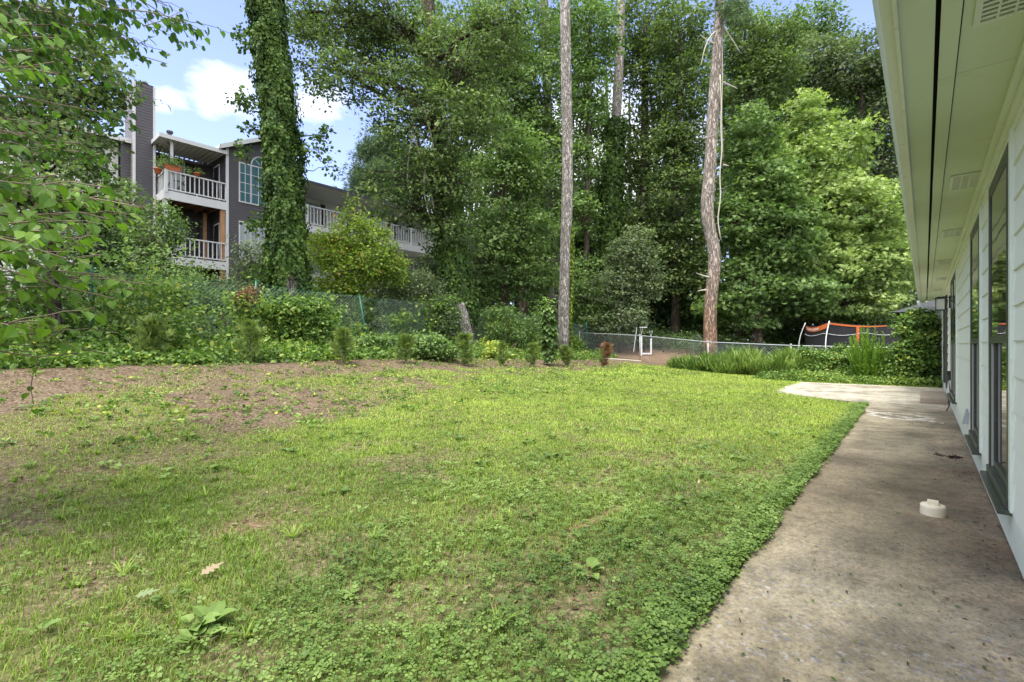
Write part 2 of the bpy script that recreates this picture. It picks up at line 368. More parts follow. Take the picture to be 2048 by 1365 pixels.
# ------------------------------------------------------------------ mesh accumulation
class MB:
    def __init__(self):
        self.V = []; self.T = []; self.Q = []; self.A = []; self.n = 0
    def add(self, V, tris=None, quads=None, v=0.5):
        V = np.asarray(V, float).reshape(-1, 3); k = len(V)
        if k == 0: return
        self.V.append(V)
        self.A.append(np.full(k, v) if np.isscalar(v) else np.asarray(v, float))
        if tris is not None and len(tris): self.T.append(np.asarray(tris).reshape(-1, 3) + self.n)
        if quads is not None and len(quads): self.Q.append(np.asarray(quads).reshape(-1, 4) + self.n)
        self.n += k
    def box(self, x0, x1, y0, y1, z0, z1, v=0.5):
        c = [(x, y, z) for z in (z0, z1) for y in (y0, y1) for x in (x0, x1)]
        q = [(0, 2, 3, 1), (4, 5, 7, 6), (0, 1, 5, 4), (2, 6, 7, 3), (0, 4, 6, 2), (1, 3, 7, 5)]
        self.add(c, quads=q, v=v); return self
    def hexa(self, c, v=0.5):
        q = [(0, 2, 3, 1), (4, 5, 7, 6), (0, 1, 5, 4), (2, 6, 7, 3), (0, 4, 6, 2), (1, 3, 7, 5)]
        self.add(c, quads=q, v=v); return self
    def tube(self, P, R, k=6, cap=True, jit=0.0, v=0.5):
        P = np.asarray(P, float); n = len(P); R = np.broadcast_to(np.asarray(R, float), (n,))
        T = np.gradient(P, axis=0); T /= np.linalg.norm(T, axis=1)[:, None] + 1e-9
        ref = np.array([0, 0, 1.0]) if abs(T[:, 2]).mean() < 0.75 else np.array([1.0, 0, 0])
        A = np.cross(T, ref); A /= np.linalg.norm(A, axis=1)[:, None] + 1e-9
        B = np.cross(T, A)
        th = np.arange(k) / k * 2 * np.pi
        rad = R[:, None] * (1 + (rng.random((n, k)) - .5) * 2 * jit)
        ring = P[:, None] + A[:, None] * (np.cos(th) * rad)[..., None] + B[:, None] * (np.sin(th) * rad)[..., None]
        V = ring.reshape(-1, 3)
        i = np.arange(n - 1)[:, None] * k; j = np.arange(k)[None]; j2 = (j + 1) % k
        q = np.stack([i + j, i + j2, i + k + j2, i + k + j], -1).reshape(-1, 4)
        tr = None
        if cap:
            V = np.vstack([V, P[0], P[-1]]); c0, c1 = n * k, n * k + 1; jj = np.arange(k)
            tr = np.vstack([np.stack([np.full(k, c0), (jj + 1) % k, jj], 1), np.stack([np.full(k, c1), (n - 1) * k + jj, (n - 1) * k + (jj + 1) % k], 1)])
        self.add(V, tris=tr, quads=q, v=v); return self
    def lathe(self, prof, c=(0, 0, 0), k=24):
        prof = np.asarray(prof, float); n = len(prof); th = np.arange(k) / k * 2 * np.pi
        V = np.stack([prof[:, 0:1] * np.cos(th) + c[0], prof[:, 0:1] * np.sin(th) + c[1], np.repeat(prof[:, 1:2], k, 1) + c[2]], -1).reshape(-1, 3)
        i = np.arange(n - 1)[:, None] * k; j = np.arange(k)[None]; j2 = (j + 1) % k
        self.add(V, quads=np.stack([i + j, i + j2, i + k + j2, i + k + j], -1).reshape(-1, 4)); return self
    def build(self, name, mat, parent=None, smooth_=False, bevel=0.0, at=None, rz=0.0):
        me = bpy.data.meshes.new(name)
        V = np.vstack(self.V).astype(np.float32) if self.V else np.zeros((0, 3), np.float32)
        T = np.vstack(self.T) if self.T else np.zeros((0, 3), int); Q = np.vstack(self.Q) if self.Q else np.zeros((0, 4), int)
        me.vertices.add(len(V)); me.vertices.foreach_set('co', V.ravel())
        L = np.concatenate([T.ravel(), Q.ravel()]).astype(np.int32)
        me.loops.add(len(L)); me.loops.foreach_set('vertex_index', L)
        starts = np.concatenate([np.arange(len(T)) * 3, len(T) * 3 + np.arange(len(Q)) * 4]).astype(np.int32)
        me.polygons.add(len(starts)); me.polygons.foreach_set('loop_start', starts)
        me.update(calc_edges=True)
        at_ = me.attributes.new('v', 'FLOAT', 'POINT'); at_.data.foreach_set('value', np.concatenate(self.A).astype(np.float32) if self.A else [])
        if smooth_: me.shade_smooth()
        else: me.shade_flat()
        me.materials.append(M[mat] if isinstance(mat, str) else mat)
        o = bpy.data.objects.new(name, me); scn.collection.objects.link(o)
        if parent is not None: o.parent = parent
        if at is not None: o.location = at
        if rz: o.rotation_euler = (0, 0, rz)
        if bevel:
            b_ = o.modifiers.new('bevel', 'BEVEL'); b_.width = bevel; b_.segments = 2; b_.limit_method = 'ANGLE'
        return o

def tag(o, label=None, cat=None, group=None, kind=None):
    if label: o['label'] = label
    if cat: o['category'] = cat
    if group: o['group'] = group
    if kind: o['kind'] = kind
    return o
def empty(name, loc, label, cat, group=None, rz=0.0):
    o = bpy.data.objects.new(name, None); scn.collection.objects.link(o)
    o.location = loc; o.rotation_euler = (0, 0, rz); o.empty_display_size = 0.2
    return tag(o, label, cat, group)
def shifted(pts, loc): return np.asarray(pts, float) - np.asarray(loc, float)

# leaf templates: (verts, tris)
def tmpl(kind):
    if kind == 'diamond':
        return np.array([(0, 0, 0), (.45, .30, .10), (1, 0, 0), (.45, -.30, .10)]), np.array([(0, 2, 1), (0, 3, 2)])
    if kind == 'broad':
        return np.array([(0, 0, 0), (.18, .30, .06), (.60, .34, .09), (1, 0, -.08), (.60, -.34, .09), (.18, -.30, .06), (.5, 0, 0)]), \
               np.array([(0, 6, 1), (1, 6, 2), (2, 6, 3), (3, 6, 4), (4, 6, 5), (5, 6, 0)])
    if kind == 'heart':
        a = [(0, 0, 0), (-.10, .22, .05), (.08, .44, .10), (.38, .46, .12), (.70, .28, .05), (1.05, 0, -.16)]
        v = a + [(x, -y, z) for x, y, z in a[1:5]] + [(.30, 0, 0), (.68, 0, -.03)]
        c, d = 10, 11
        return np.array(v), np.array([(0, c, 1), (1, c, 2), (2, c, 3), (3, c, d), (3, d, 4), (4, d, 5), (0, 6, c), (6, 7, c), (7, 8, c), (8, d, c), (8, 9, d), (9, 5, d)])
    if kind == 'star':
        ang = np.radians([180, 130, 95, 65, 38, 20, 0, -20, -38, -65, -95, -130]); r = np.array([.12, .30, .58, .26, .62, .27, .72, .27, .62, .26, .58, .30])
        v = np.stack([.35 + r * np.cos(ang), r * np.sin(ang), .10 * r], 1); v = np.vstack([v, [(.35, 0, 0)]])
        return v, np.array([(12, (i + 1) % 12, i) for i in range(12)])
    if kind == 'blade':
        return np.array([(0, .5, 0), (0, -.5, 0), (.55, .38, .05), (.55, -.38, .05), (1, 0, -.12)]), np.array([(0, 1, 3), (0, 3, 2), (2, 3, 4)])
    if kind == 'trefoil':
        v = []; t = []
        for k in range(3):
            a = k * 2.094; ca, sa = math.cos(a), math.sin(a)
            for (x, y, z) in [(.04, 0, 0), (.34, .24, .05), (.52, 0, .0), (.34, -.24, .05)]: v.append((x * ca - y * sa, x * sa + y * ca, z))
            i = 4 * k; t += [(i, i + 2, i + 1), (i, i + 3, i + 2)]
        return np.array(v), np.array(t)
    if kind == 'needles':
        v = []; t = []
        for k in range(7):
            a = k * 2.4; d = np.array([.8, .62 * math.cos(a), .62 * math.sin(a)]); p = np.array([0, -math.sin(a), math.cos(a)]) * .055
            i = len(v); v += [tuple(-p), tuple(p), tuple(d)]; t.append((i, i + 1, i + 2))
        return np.array(v), np.array(t)
    if kind == 'spray':   # flat fan like a cypress spray
        v = []; t = []
        for k, (a, l) in enumerate([(0, 1), (.5, .8), (-.5, .8), (.95, .6), (-.95, .6)]):
            ca, sa = math.cos(a), math.sin(a); i = len(v)
            for (x, y, z) in [(.0, 0, 0), (.5 * l, .07, .03), (l, 0, -.02), (.5 * l, -.07, .03)]: v.append((x * ca - y * sa, x * sa + y * ca, z))
            t += [(i, i + 2, i + 1), (i, i + 3, i + 2)]
        return np.array(v), np.array(t)
TM = {k: tmpl(k) for k in ('diamond', 'broad', 'heart', 'star', 'blade', 'trefoil', 'needles', 'spray')}
def nrm(a): return a / (np.linalg.norm(a, axis=1)[:, None] + 1e-9)
def leaves(mb, P, T, Nn, size, kind='diamond', v=0.5, wide=1.0):
    P = np.asarray(P, float); n = len(P)
    if n == 0: return
    T = nrm(T); B = nrm(np.cross(Nn, T)); Nn = np.cross(T, B)
    tv, tf = TM[kind]; k = len(tv)
    size = np.broadcast_to(np.asarray(size, float), (n,)); wide = np.broadcast_to(np.asarray(wide, float), (n,))
    V = P[:, None] + size[:, None, None] * (T[:, None] * tv[None, :, 0:1] + B[:, None] * (tv[None, :, 1:2] * wide[:, None, None]) + Nn[:, None] * tv[None, :, 2:3])
    f = (np.arange(n)[:, None, None] * k + tf[None]).reshape(-1, 3)
    v = np.broadcast_to(np.asarray(v, float), (n,))
    mb.add(V.reshape(-1, 3), tris=f, v=np.repeat(v, k))
def rnd(n, s=1.0): return rng.normal(size=(n, 3)) * s
def foliage(mb, C, rc, nl, size, kind='diamond', flat=0.45, up=0.75, out=None, vbase=None, vs=0.22, droop=0.0):
    """leaf sprays round cluster centres C"""
    C = np.asarray(C, float); m_ = len(C)
    rc = np.broadcast_to(np.asarray(rc, float), (m_,))
    idx = np.repeat(np.arange(m_), nl); n = len(idx)
    off = rnd(n, .55); off[:, 2] *= flat
    r2 = np.linalg.norm(off[:, :2], axis=1)
    off[:, 2] -= droop * r2 * r2
    P = C[idx] + off * rc[idx, None]
    T = off * np.array([1, 1, .5]) + rnd(n, .5); T[:, 2] -= .25
    Nn = rnd(n, .55); Nn[:, 2] += up
    if out is not None: Nn += out[idx] * .5
    vb = (rng.random(m_) * .5 + .25) if vbase is None else np.broadcast_to(vbase, (m_,))
    vv = np.clip(vb[idx] + rng.normal(size=n) * vs, 0, 1)
    leaves(mb, P, T if kind != 'blade' else T * .5 + (0, 0, 1.1), Nn, size * (0.45 + 1.05 * rng.random(n)), kind, vv, .11 if kind == 'blade' else 1.0)
def ellipsoid_pts(c, r, n, shell=0.5):
    d = nrm(rnd(n)); q = rng.random(n) ** (1 / 3) ; q = q * (1 - shell) + shell * (1 - .25 * rng.random(n))
    q = q * (.78 + .55 * fbm(d[:, 0] * 1.7 + c[0], d[:, 1] * 1.7 + d[:, 2] * 2.3 + c[2], 1.3, 3)) * (1 + .35 * rng.random(n) ** 5)
    return np.asarray(c) + d * q[:, None] * np.asarray(r), d
def curve(a, b_, sag=0.1, n=6, wob=0.05):
    a = np.asarray(a, float); b_ = np.asarray(b_, float); u = np.linspace(0, 1, n)[:, None]
    L = np.linalg.norm(b_ - a); P = a + (b_ - a) * u
    P[:, 2] += (sag * L * 4 * u * (1 - u))[:, 0]
    P[1:-1] += rnd(n - 2, wob * L); return P
def poly(pts, n):
    pts = np.asarray(pts, float); d = np.r_[0, np.cumsum(np.linalg.norm(np.diff(pts, axis=0), axis=1))]
    u = np.linspace(0, d[-1], n)
    # smooth the polyline by Catmull style averaging
    Q = np.stack([np.interp(u, d, pts[:, i]) for i in range(3)], 1)
    for _ in range(2): Q[1:-1] = .25 * Q[:-2] + .5 * Q[1:-1] + .25 * Q[2:]
    return Q

def tree(name, label, cat, trunk, radii, lobes, ncl, nl, size, rc, leaf='leaf_mid', bark='bark', kind='diamond', shell=.45,
         group=None, flat=.32, up=.85, droop=0.12, wood=0.4, limb_r=.42, k=9, extra=None, crown_name='crown', tint=0.0, bare=0):
    """trunk: world polyline; lobes: list of ((x,y,z),(rx,ry,rz))"""
    root = np.array(trunk[0], float)
    e = empty(name, tuple(root), label, cat, group)
    tp = poly(trunk, max(8, 3 * len(trunk)))
    rr = np.interp(np.linspace(0, 1, len(tp)), np.linspace(0, 1, len(radii)), radii)
    mb = MB(); tp2 = shifted(tp, root); tp2[0, 2] -= .15
    mb.tube(tp2, rr, k, jit=.05)
    if lobes and kind != 'needles': rc *= .82; size *= 1.18
    L = MB(); vol = np.array([r[0] * r[1] * r[2] for c, r in lobes]) ** .75; vol = vol / vol.sum() if len(lobes) else vol
    for (c, r), w in zip(lobes, vol):
        c = np.asarray(c, float)
        below = np.where(tp[:, 2] < c[2] - .25 * r[2])[0]
        j = below[-1] if len(below) else len(tp) // 2
        j = max(j, 1)
        limb = curve(tp[j], c, .05, 6, .05); r0 = rr[j] * limb_r
        mb.tube(shifted(limb, root), np.linspace(r0, r0 * .35, 6), 5)
        n = max(3, int(ncl * w)); P, d = ellipsoid_pts(c, r, n, shell)
        nw = int(n * wood)
        for i in range(nw):
            a = limb[rng.integers(2, 6)]
            mb.tube(shifted(curve(a, P[i], .04, 4, .05), root), np.linspace(r0 * .28, .010, 4), 4, cap=False)
        for i in range(bare):
            q = c + nrm(rnd(1))[0] * np.asarray(r) * 1.05
            mb.tube(shifted(curve(limb[3], q, .02, 5, .06), root), np.linspace(r0 * .3, .01, 5), 4, cap=False)
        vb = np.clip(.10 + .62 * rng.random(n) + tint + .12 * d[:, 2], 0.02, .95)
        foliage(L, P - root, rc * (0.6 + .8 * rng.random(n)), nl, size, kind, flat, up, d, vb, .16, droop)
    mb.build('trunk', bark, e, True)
    if L.n: L.build(crown_name, leaf, e)
    if extra: extra(e, root, tp, rr)
    return e
def lob(px, py, D, rx, ry, dy=0.0, rd=None):
    """lobe given where it is seen and how far away, sizes in metres worked out at that distance"""
    s_ = D / F
    return (pix(px, py, D + dy), (rx * s_, (rd if rd else rx * s_ * .9), ry * s_))
def ivy_sheath(tp, rr, root, z0, z1, thick, n, size, side=None, leaf='leaf_ivy', name='ivy', parent=None, gap=None):
    mb = MB()
    zz = tp[:, 2]; u = np.interp(z0 + (z1 - z0) * rng.random(n), zz, np.arange(len(tp)))
    C = np.stack([np.interp(u, np.arange(len(tp)), tp[:, i]) for i in range(3)], 1)
    R = np.interp(u, np.arange(len(tp)), rr)
    th = rng.random(n) * 2 * np.pi if side is None else side[0] + (rng.random(n) - .5) * side[1]
    lump = fbm(th * 1.2, C[:, 2] * .9, 1.0, 3)
    lump2 = fbm(np.cos(th) * 2 + 5, np.sin(th) * 2 + C[:, 2] * 1.3, 1.6, 3)
    rad = R + thick * (.1 + 1.0 * lump + 1.1 * np.clip(lump2 - .5, 0, 1) * 3) * (0.55 + .5 * rng.random(n)) + thick * .5 * (rng.random(n) < .06) * rng.random(n)
    d = np.stack([np.cos(th), np.sin(th), np.zeros(n)], 1)
    P = C + d * rad[:, None]
    keep = np.ones(n, bool) if gap is None else ~gap(P, C)
    P, d = P[keep], d[keep]; n = len(P)
    T = rnd(n, .4); T[:, 2] -= .9
    Nn = d + rnd(n, .35); Nn[:, 2] += .55
    vv = np.clip(.18 + .75 * fbm(P[:, 0] * 2 + P[:, 1], P[:, 2] * 1.6, 1.3, 3) * 1.0 + rng.normal(size=n) * .17 - .08, 0, 1)
    leaves(mb, P - root, T, Nn, size * (.7 + .6 * rng.random(n)), 'broad', vv)
    return mb.build(name, leaf, parent)

# ------------------------------------------------------------------ lawn masks
def dirt_patch(s, t, cs, ct, rs, rt, soft=.45):
    d = np.sqrt(((s - cs) / rs) ** 2 + ((t - ct) / rt) ** 2) + (fbm(s, t, 1.9, 3) - .5) * 1.1
    return 1 - smooth(d, 1 - soft, 1 + soft)
def lawn_mask(x, y):
    s, t = to_st(x, y)
    w = (fbm(x, y, .5, 4) - .5) * 2.6 + (fbm(x, y, 2.4, 3) - .5) * 1.3
    edge = np.interp(s, [-6, 0, 2, 4, 7, 10, 20, 22], [-5.4, -5.6, -5.9, -7.2, -8.3, -8.5, -8.9, -8.6])
    m_ = smooth(t - edge + w, -.35, .75)
    for c in ((4.6, -8.0, 1.6, .8, .92), (5.9, -8.1, 1.3, .6, .92), (1.25, -3.45, .22, .14, .6), (.45, -3.1, .25, .12, .6), (3.0, -1.75, .45, .035, .85), (2.35, -1.75, .4, .10, .35), (2.0, -1.25, .45, .10, .5), (3.3, -4.9, .5, .25, .3)):
        m_ = m_ * (1 - c[4] * dirt_patch(s, t, *c[:4]))
    m_ = m_ * (1 - .55 * smooth(fbm(x + 5, y + 8, 2.6, 3), .52, .66) * (1 - smooth(np.hypot(x, y), 5, 9)))
    bed = (1 - m_) * smooth(fbm(x, y, 1.0, 4), .48, .60) * (t < -5) * .42
    m_ = np.maximum(m_, bed * smooth(t, -11, -8.5))
    m_ = np.maximum(m_, .85 * dirt_patch(s, t, 7.5, -9.3, 4.5, .5) * (fbm(x, y, 1.3, 3) > .42))
    return m_
def slab_mask(s, t):
    we = -0.70 + (fbm(s, s * .3, 1.3, 3) - .5) * .10 - .012 * s
    path = (t > we) & (t < 0.5) & (s < 12.6)
    ed = np.interp(s, [11.6, 12.3, 13.0, 13.7, 14.3, 17.8], [-.72, -1.0, -1.9, -2.75, -2.95, -3.05])
    return path | ((s > 11.8) & (s < 17.95) & (t > ed + (fbm(s, t, 1.1, 2) - .5) * .25) & (t < .5))

# ------------------------------------------------------------------ ground, path, patio
def axis(lo, hi, step, far):
    a = np.arange(lo, hi + 1e-6, step); o = []
    d = step; x = hi
    while x < far: d *= 1.35; x += d; o.append(x)
    p = []; d = step; x = lo
    while x > -far: d *= 1.35; x -= d; p.append(x)
    return np.concatenate([p[::-1], a, o])
xs = axis(-16, 26, .14, 900); ys = axis(-2, 34, .14, 900)
X, Y = np.meshgrid(xs, ys, indexing='ij')
Z = ground_z(X, Y)
mb = MB(); ny = len(ys)
i = np.arange(len(xs) - 1)[:, None] * ny; j = np.arange(ny - 1)[None]
mb.add(np.stack([X, Y, Z], -1).reshape(-1, 3), quads=np.stack([i + j, i + ny + j, i + ny + j + 1, i + j + 1], -1).reshape(-1, 4))
g = mb.build('ground', 'ground', None, True)
tag(g, kind='structure')
S_, T_ = to_st(X.ravel(), Y.ravel())
a_ = g.data.attributes.new('lawn', 'FLOAT', 'POINT'); a_.data.foreach_set('value', lawn_mask(X.ravel(), Y.ravel()).astype(np.float32))
cl = np.clip(dirt_patch(S_, T_, 3.0, -1.75, .55, .07) + .5 * dirt_patch(S_, T_, 1.25, -3.45, .25, .15) + .5 * smooth(S_, 20.5, 22), 0, 1)
a_ = g.data.attributes.new('clay', 'FLOAT', 'POINT'); a_.data.foreach_set('value', cl.astype(np.float32))

def slab(name, pts_st, thick):
    loc = st(0, 0, 0); n = len(pts_st)
    top = [(s, -t, 0.0) for s, t in pts_st]; bot = [(s, -t, -thick) for s, t in pts_st]
    me = bpy.data.meshes.new(name)
    me.from_pydata(top + bot, [], [tuple(range(n))[::-1], tuple(range(n, 2 * n))] + [(k_, (k_ + 1) % n, n + (k_ + 1) % n, n + k_) for k_ in range(n)])
    me.materials.append(M['concrete'])
    o = bpy.data.objects.new(name, me); scn.collection.objects.link(o)
    o.rotation_euler = (0, 0, ROT)
    return tag(o, kind='structure')
def wig(s): return (math.sin(s * 3.1) + math.sin(s * 7.3 + 1)) * .012
left = [(s, -0.73 - .012 * s + wig(s)) for s in np.arange(-3, 11.6, .3)]
slab('path', [(-3, .45)] + left + [(11.995, -.90), (11.995, .45)][0:2], .12)
pat = [(12.0, .45), (12.0, -.92), (12.4, -1.15), (12.8, -1.7), (13.2, -2.35), (13.5, -2.8), (14.2, -3.0), (16, -3.06), (17.9, -3.12), (18.0, -1.5), (18.05, .45)]
slab('patio', pat, .12)

# ------------------------------------------------------------------ the pale green house
WT = 0.39; SOF = 2.57; END = 19.6; BEG = -4.0
house = empty('white_green_house', (0, 0, 0), 'single-storey house with pale green lap siding and dark framed windows along the concrete path', 'house', None, ROT)
house.name = 'lap_sided_house'
WY = -WT                                                      # local y of the wall face; outward is +y
wins = [(3.96, 5.04, .31, 2.36), (5.93, 6.97, .31, 2.36), (10.25, 12.1, .36, 2.36)]
door = (14.3, 16.5, .13, 2.30)
mb = MB(); LAP = .196; z = .26
def spans(z0, z1, holes):
    cuts = sorted([(a, b_) for a, b_, c, d in holes if d > z0 + .02 and c < z1 - .02])
    out = []; x = BEG
    for a, b_ in cuts:
        if a > x: out.append((x, a))
        x = b_
    out.append((x, END)); return out
row = 0
while z < SOF - .09:
    z1 = min(z + LAP, SOF - .09)
    for a, b_ in spans(z, z1, wins + [door]):
        # boards of 3.6 m, butt-jointed, alternate rows staggered
        off = (row % 3) * 1.21; x = a
        while x < b_ - 1e-4:
            nx = min(b_, (math.floor((x - off) / 3.66) + 1) * 3.66 + off)
            if nx - x < 1e-3: nx = min(b_, x + 3.66)
            dz = rng.normal() * .001
            g0, g1 = x + .0015, nx - .0015
            y_t, y_b = WY + .003, WY + .0155
            mb.hexa([(g0, WY - .004, z - .018), (g1, WY - .004, z - .018), (g0, y_b, z - .018 + dz), (g1, y_b, z - .018 + dz),
                     (g0, WY - .004, z1), (g1, WY - .004, z1), (g0, y_t, z1), (g1, y_t, z1)])
            x = nx
    z = z1; row += 1
mb.build('lap_siding', 'siding_mint', house)
# wall behind, with real openings
mb = MB(); W2 = WY - .01
def wall_seg(a, b_, z0, z1): mb.box(a, b_, W2 - .12, W2, z0, z1)
xs_ = BEG
for a, b_, c, d in sorted(wins + [door]):
    wall_seg(xs_, a, .0, SOF + .3); wall_seg(a, b_, 0, c); wall_seg(a, b_, d, SOF + .3); xs_ = b_
wall_seg(xs_, END, 0, SOF + .3)
mb.box(END, END + .12, W2 - 7, W2, 0, SOF + .3); mb.box(BEG - .12, BEG, W2 - 7, W2, 0, SOF + .3); mb.box(BEG, END, W2 - 7, W2 - 6.9, 0, SOF + .3)
mb.build('wall', 'siding_mint', house)
mb = MB(); mb.box(BEG, END, WY - .002, WY + .012, .02, .238); mb.build('foundation_board', 'trim_mint', house, bevel=.003)
mb = MB(); mb.box(BEG, END, WY - .002, WY + .026, SOF - .10, SOF - .004); mb.box(BEG, END, WY + .026, WY + .055, SOF - .045, SOF - .004); mb.build('frieze_board', 'trim_mint', house, bevel=.004)
mb = MB(); mb.box(END - .09, END + .03, WY - .002, WY + .032, .02, SOF - .105); mb.build('corner_board', 'trim_mint', house, bevel=.004)
# soffit in two runs with the open gap between them, plus the panel battens
mb = MB(); GAP = .045
x = BEG
while x < END + .3:
    nx = min(x + 2.44, END + .3)
    mb.box(x + .002, nx - .002, WY + .002, -GAP - .075, SOF, SOF + .012)
    mb.box(x + .002, nx - .002, -GAP - .070, -GAP - .006 + rng.normal() * .002, SOF - .008, SOF + .012)
    x = nx
mb.build('soffit_panel', 'soffit', house)
mb = MB(); x = BEG - .9
while x < END + .3:
    nx = min(x + 3.66, END + .3); mb.box(max(x, BEG) + .002, nx - .002, -GAP + .012, .0835, SOF - .004, SOF + .012); x = nx
mb.build('outer_soffit_board', 'soffit', house)
mb = MB(); mb.box(BEG, END + .3, -GAP - .05, -GAP + .04, SOF + .03, SOF + .04); mb.build('soffit_void', 'void', house)
mb = MB(); mb.box(BEG, END + .33, .084, .100, SOF - .02, SOF + .15); mb.build('fascia', 'gutter', house, bevel=.003)
# K-style gutter
pr = [(.1015, SOF + .13), (.1015, SOF + .005), (.142, SOF + .005), (.150, SOF + .03), (.154, SOF + .06), (.172, SOF + .10), (.174, SOF + .125), (.164, SOF + .125)]
mb = MB(); xsg = np.linspace(BEG, END + .35, 9); k_ = len(pr)
Vg = np.array([[(x, y, zz + .004 * math.sin(x * 1.3)) for y, zz in pr] for x in xsg]).reshape(-1, 3)
ii = np.arange(len(xsg) - 1)[:, None] * k_; jj = np.arange(k_ - 1)[None]
mb.add(Vg, quads=np.stack([ii + jj, ii + jj + 1, ii + k_ + jj + 1, ii + k_ + jj], -1).reshape(-1, 4))
go = mb.build('gutter', 'gutter', house); so = go.modifiers.new('thick', 'SOLIDIFY'); so.thickness = .003
mb = MB(); mb.hexa([(BEG - .3, -4.5, SOF + 1.9), (END + .3, -4.5, SOF + 1.9), (BEG - .3, .12, SOF + .151), (END + .3, .12, SOF + .151),
                    (BEG - .3, -4.5, SOF + 1.98), (END + .3, -4.5, SOF + 1.98), (BEG - .3, .12, SOF + .20), (END + .3, .12, SOF + .20)])
mb.build('roof', 'shingle', house)
# soffit vents with real slots
for k_, sc_ in enumerate((2.62, 5.52, 7.98, 10.7, 13.4, 16.1)):
    mb = MB(); x0, x1, y0, y1, zz = sc_ - .235, sc_ + .235, -.355, -.155, SOF - .0075
    mb.box(x0, x1, y0, y0 + .022, zz - .006, zz + .004); mb.box(x0, x1, y1 - .022, y1, zz - .006, zz + .004)
    mb.box(x0, x0 + .022, y0 + .022, y1 - .022, zz - .006, zz + .004); mb.box(x1 - .022, x1, y0 + .022, y1 - .022, zz - .006, zz + .004)
    for r in range(1, 3): mb.box(x0 + .022, x1 - .022, y0 + .022 + r * .052 - .004, y0 + .022 + r * .052 + .004, zz - .005, zz + .003)
    nsl = 12
    for q in range(nsl):
        xx = x0 + .022 + (q + .5) * (.426 / nsl)
        pw = .426 / nsl; mb.box(xx - pw * .5 + .0005, xx + pw * .02, y0 + .022, y1 - .022, zz - .004, zz + .002)
    vo_ = mb.build('soffit_vent', 'trim_mint', house)
    mb = MB(); mb.box(x0 + .02, x1 - .02, y0 + .02, y1 - .02, zz + .0045, zz + .006); mb.build('vent_screen', 'void', vo_)
# windows
for wi, (a, b_, c, d) in enumerate(wins):
    fr = MB(); w = .055; yo = WY + .030; yi = WY - .055
    fr.box(a - .012, a + w, yi, yo, c, d); fr.box(b_ - w, b_ + .012, yi, yo, c, d)
    fr.box(a + w, b_ - w, yi, yo, d - w, d); fr.box(a - .012, b_ + .012, yi, yo + .012, c - w, c)
    if b_ - a > 1.5: fr.box((a + b_) / 2 - .05, (a + b_) / 2 + .05, yi, yo - .004, c, d - w)
    f = fr.build('window', 'frame', house, bevel=.003)
    mid = c + (d - c) * .44
    bays = [(a + w, b_ - w)] if b_ - a < 1.5 else [(a + w, (a + b_) / 2 - .05), ((a + b_) / 2 + .05, b_ - w)]
    for (p, q) in bays:
        sm = MB()
        # upper sash forward, lower sash set back
        sm.box(p, q, WY - .008, WY + .028, mid, mid + .05); sm.box(p, q, WY - .008, WY + .0285, d - w - .03, d - w - .001)
        sm.box(p, p + .03, WY - .008, WY + .0285, mid + .05, d - w - .03); sm.box(q - .03, q, WY - .008, WY + .0285, mid + .05, d - w - .03)
        sm.box(p, p + .03, WY - .030, WY + .008, c + .001, mid); sm.box(q - .03, q, WY - .030, WY + .008, c + .001, mid)
        sm.box(p + .03, q - .03, WY - .030, WY + .008, c + .001, c + .05)
        sm.build('sash', 'frame', f, bevel=.002)
        gm = MB(); gm.box(p + .028, q - .028, WY + .018, WY + .023, mid + .048, d - w - .028); gm.box(p + .028, q - .028, WY - .008, WY - .003, c + .048, mid - .001); gm.build('pane', 'glass', f)
        tm = MB(); tm.box(q - .010, q - .001, WY + .0085, WY + .020, c + .002, mid - .002); tm.build('sash_track', 'frame_in', f)
    sl = MB(); sl.box(a - .03, b_ + .03, WY + .002, WY + .075, c - w - .028, c - w - .001); sl.build('sill', 'frame', f, bevel=.003)
    for u0, u1 in ((a - .085, a - .0125), (b_ + .0125, b_ + .085)): cs = MB(); cs.box(u0, u1, WY - .004, WY + .028, c - w, d + .05); cs.build('casing', 'trim_mint', f, bevel=.003)
# patio door
a, b_, c, d = door
fr = MB(); fr.box(a, a + .07, WY - .06, WY + .04, c, d); fr.box(b_ - .07, b_, WY - .06, WY + .04, c, d); fr.box(a + .07, b_ - .07, WY - .06, WY + .04, d - .07, d); fr.box((a + b_) / 2 - .04, (a + b_) / 2 + .04, WY - .05, WY + .02, c, d - .07); fr.box(a + .07, b_ - .07, WY - .06, WY + .03, c, c + .06)
dr = fr.build('patio_door', 'frame', house, bevel=.003)
gm = MB(); gm.box(a + .07, b_ - .07, WY - .02, WY - .015, c + .06, d - .07); gm.build('pane', 'glass', dr)
hm = MB(); hm.tube([((a + b_) / 2 - .08, WY + .03, .95), ((a + b_) / 2 - .08, WY + .06, .98), ((a + b_) / 2 - .08, WY + .06, 1.15), ((a + b_) / 2 - .08, WY + .03, 1.18)], .009, 6); hm.build('door_handle', 'black', dr)
tb = MB(); tb.box(a - .1, b_ + .1, WY + .014, WY + .034, .135, .245); tb.build('threshold_board', 'white', dr)
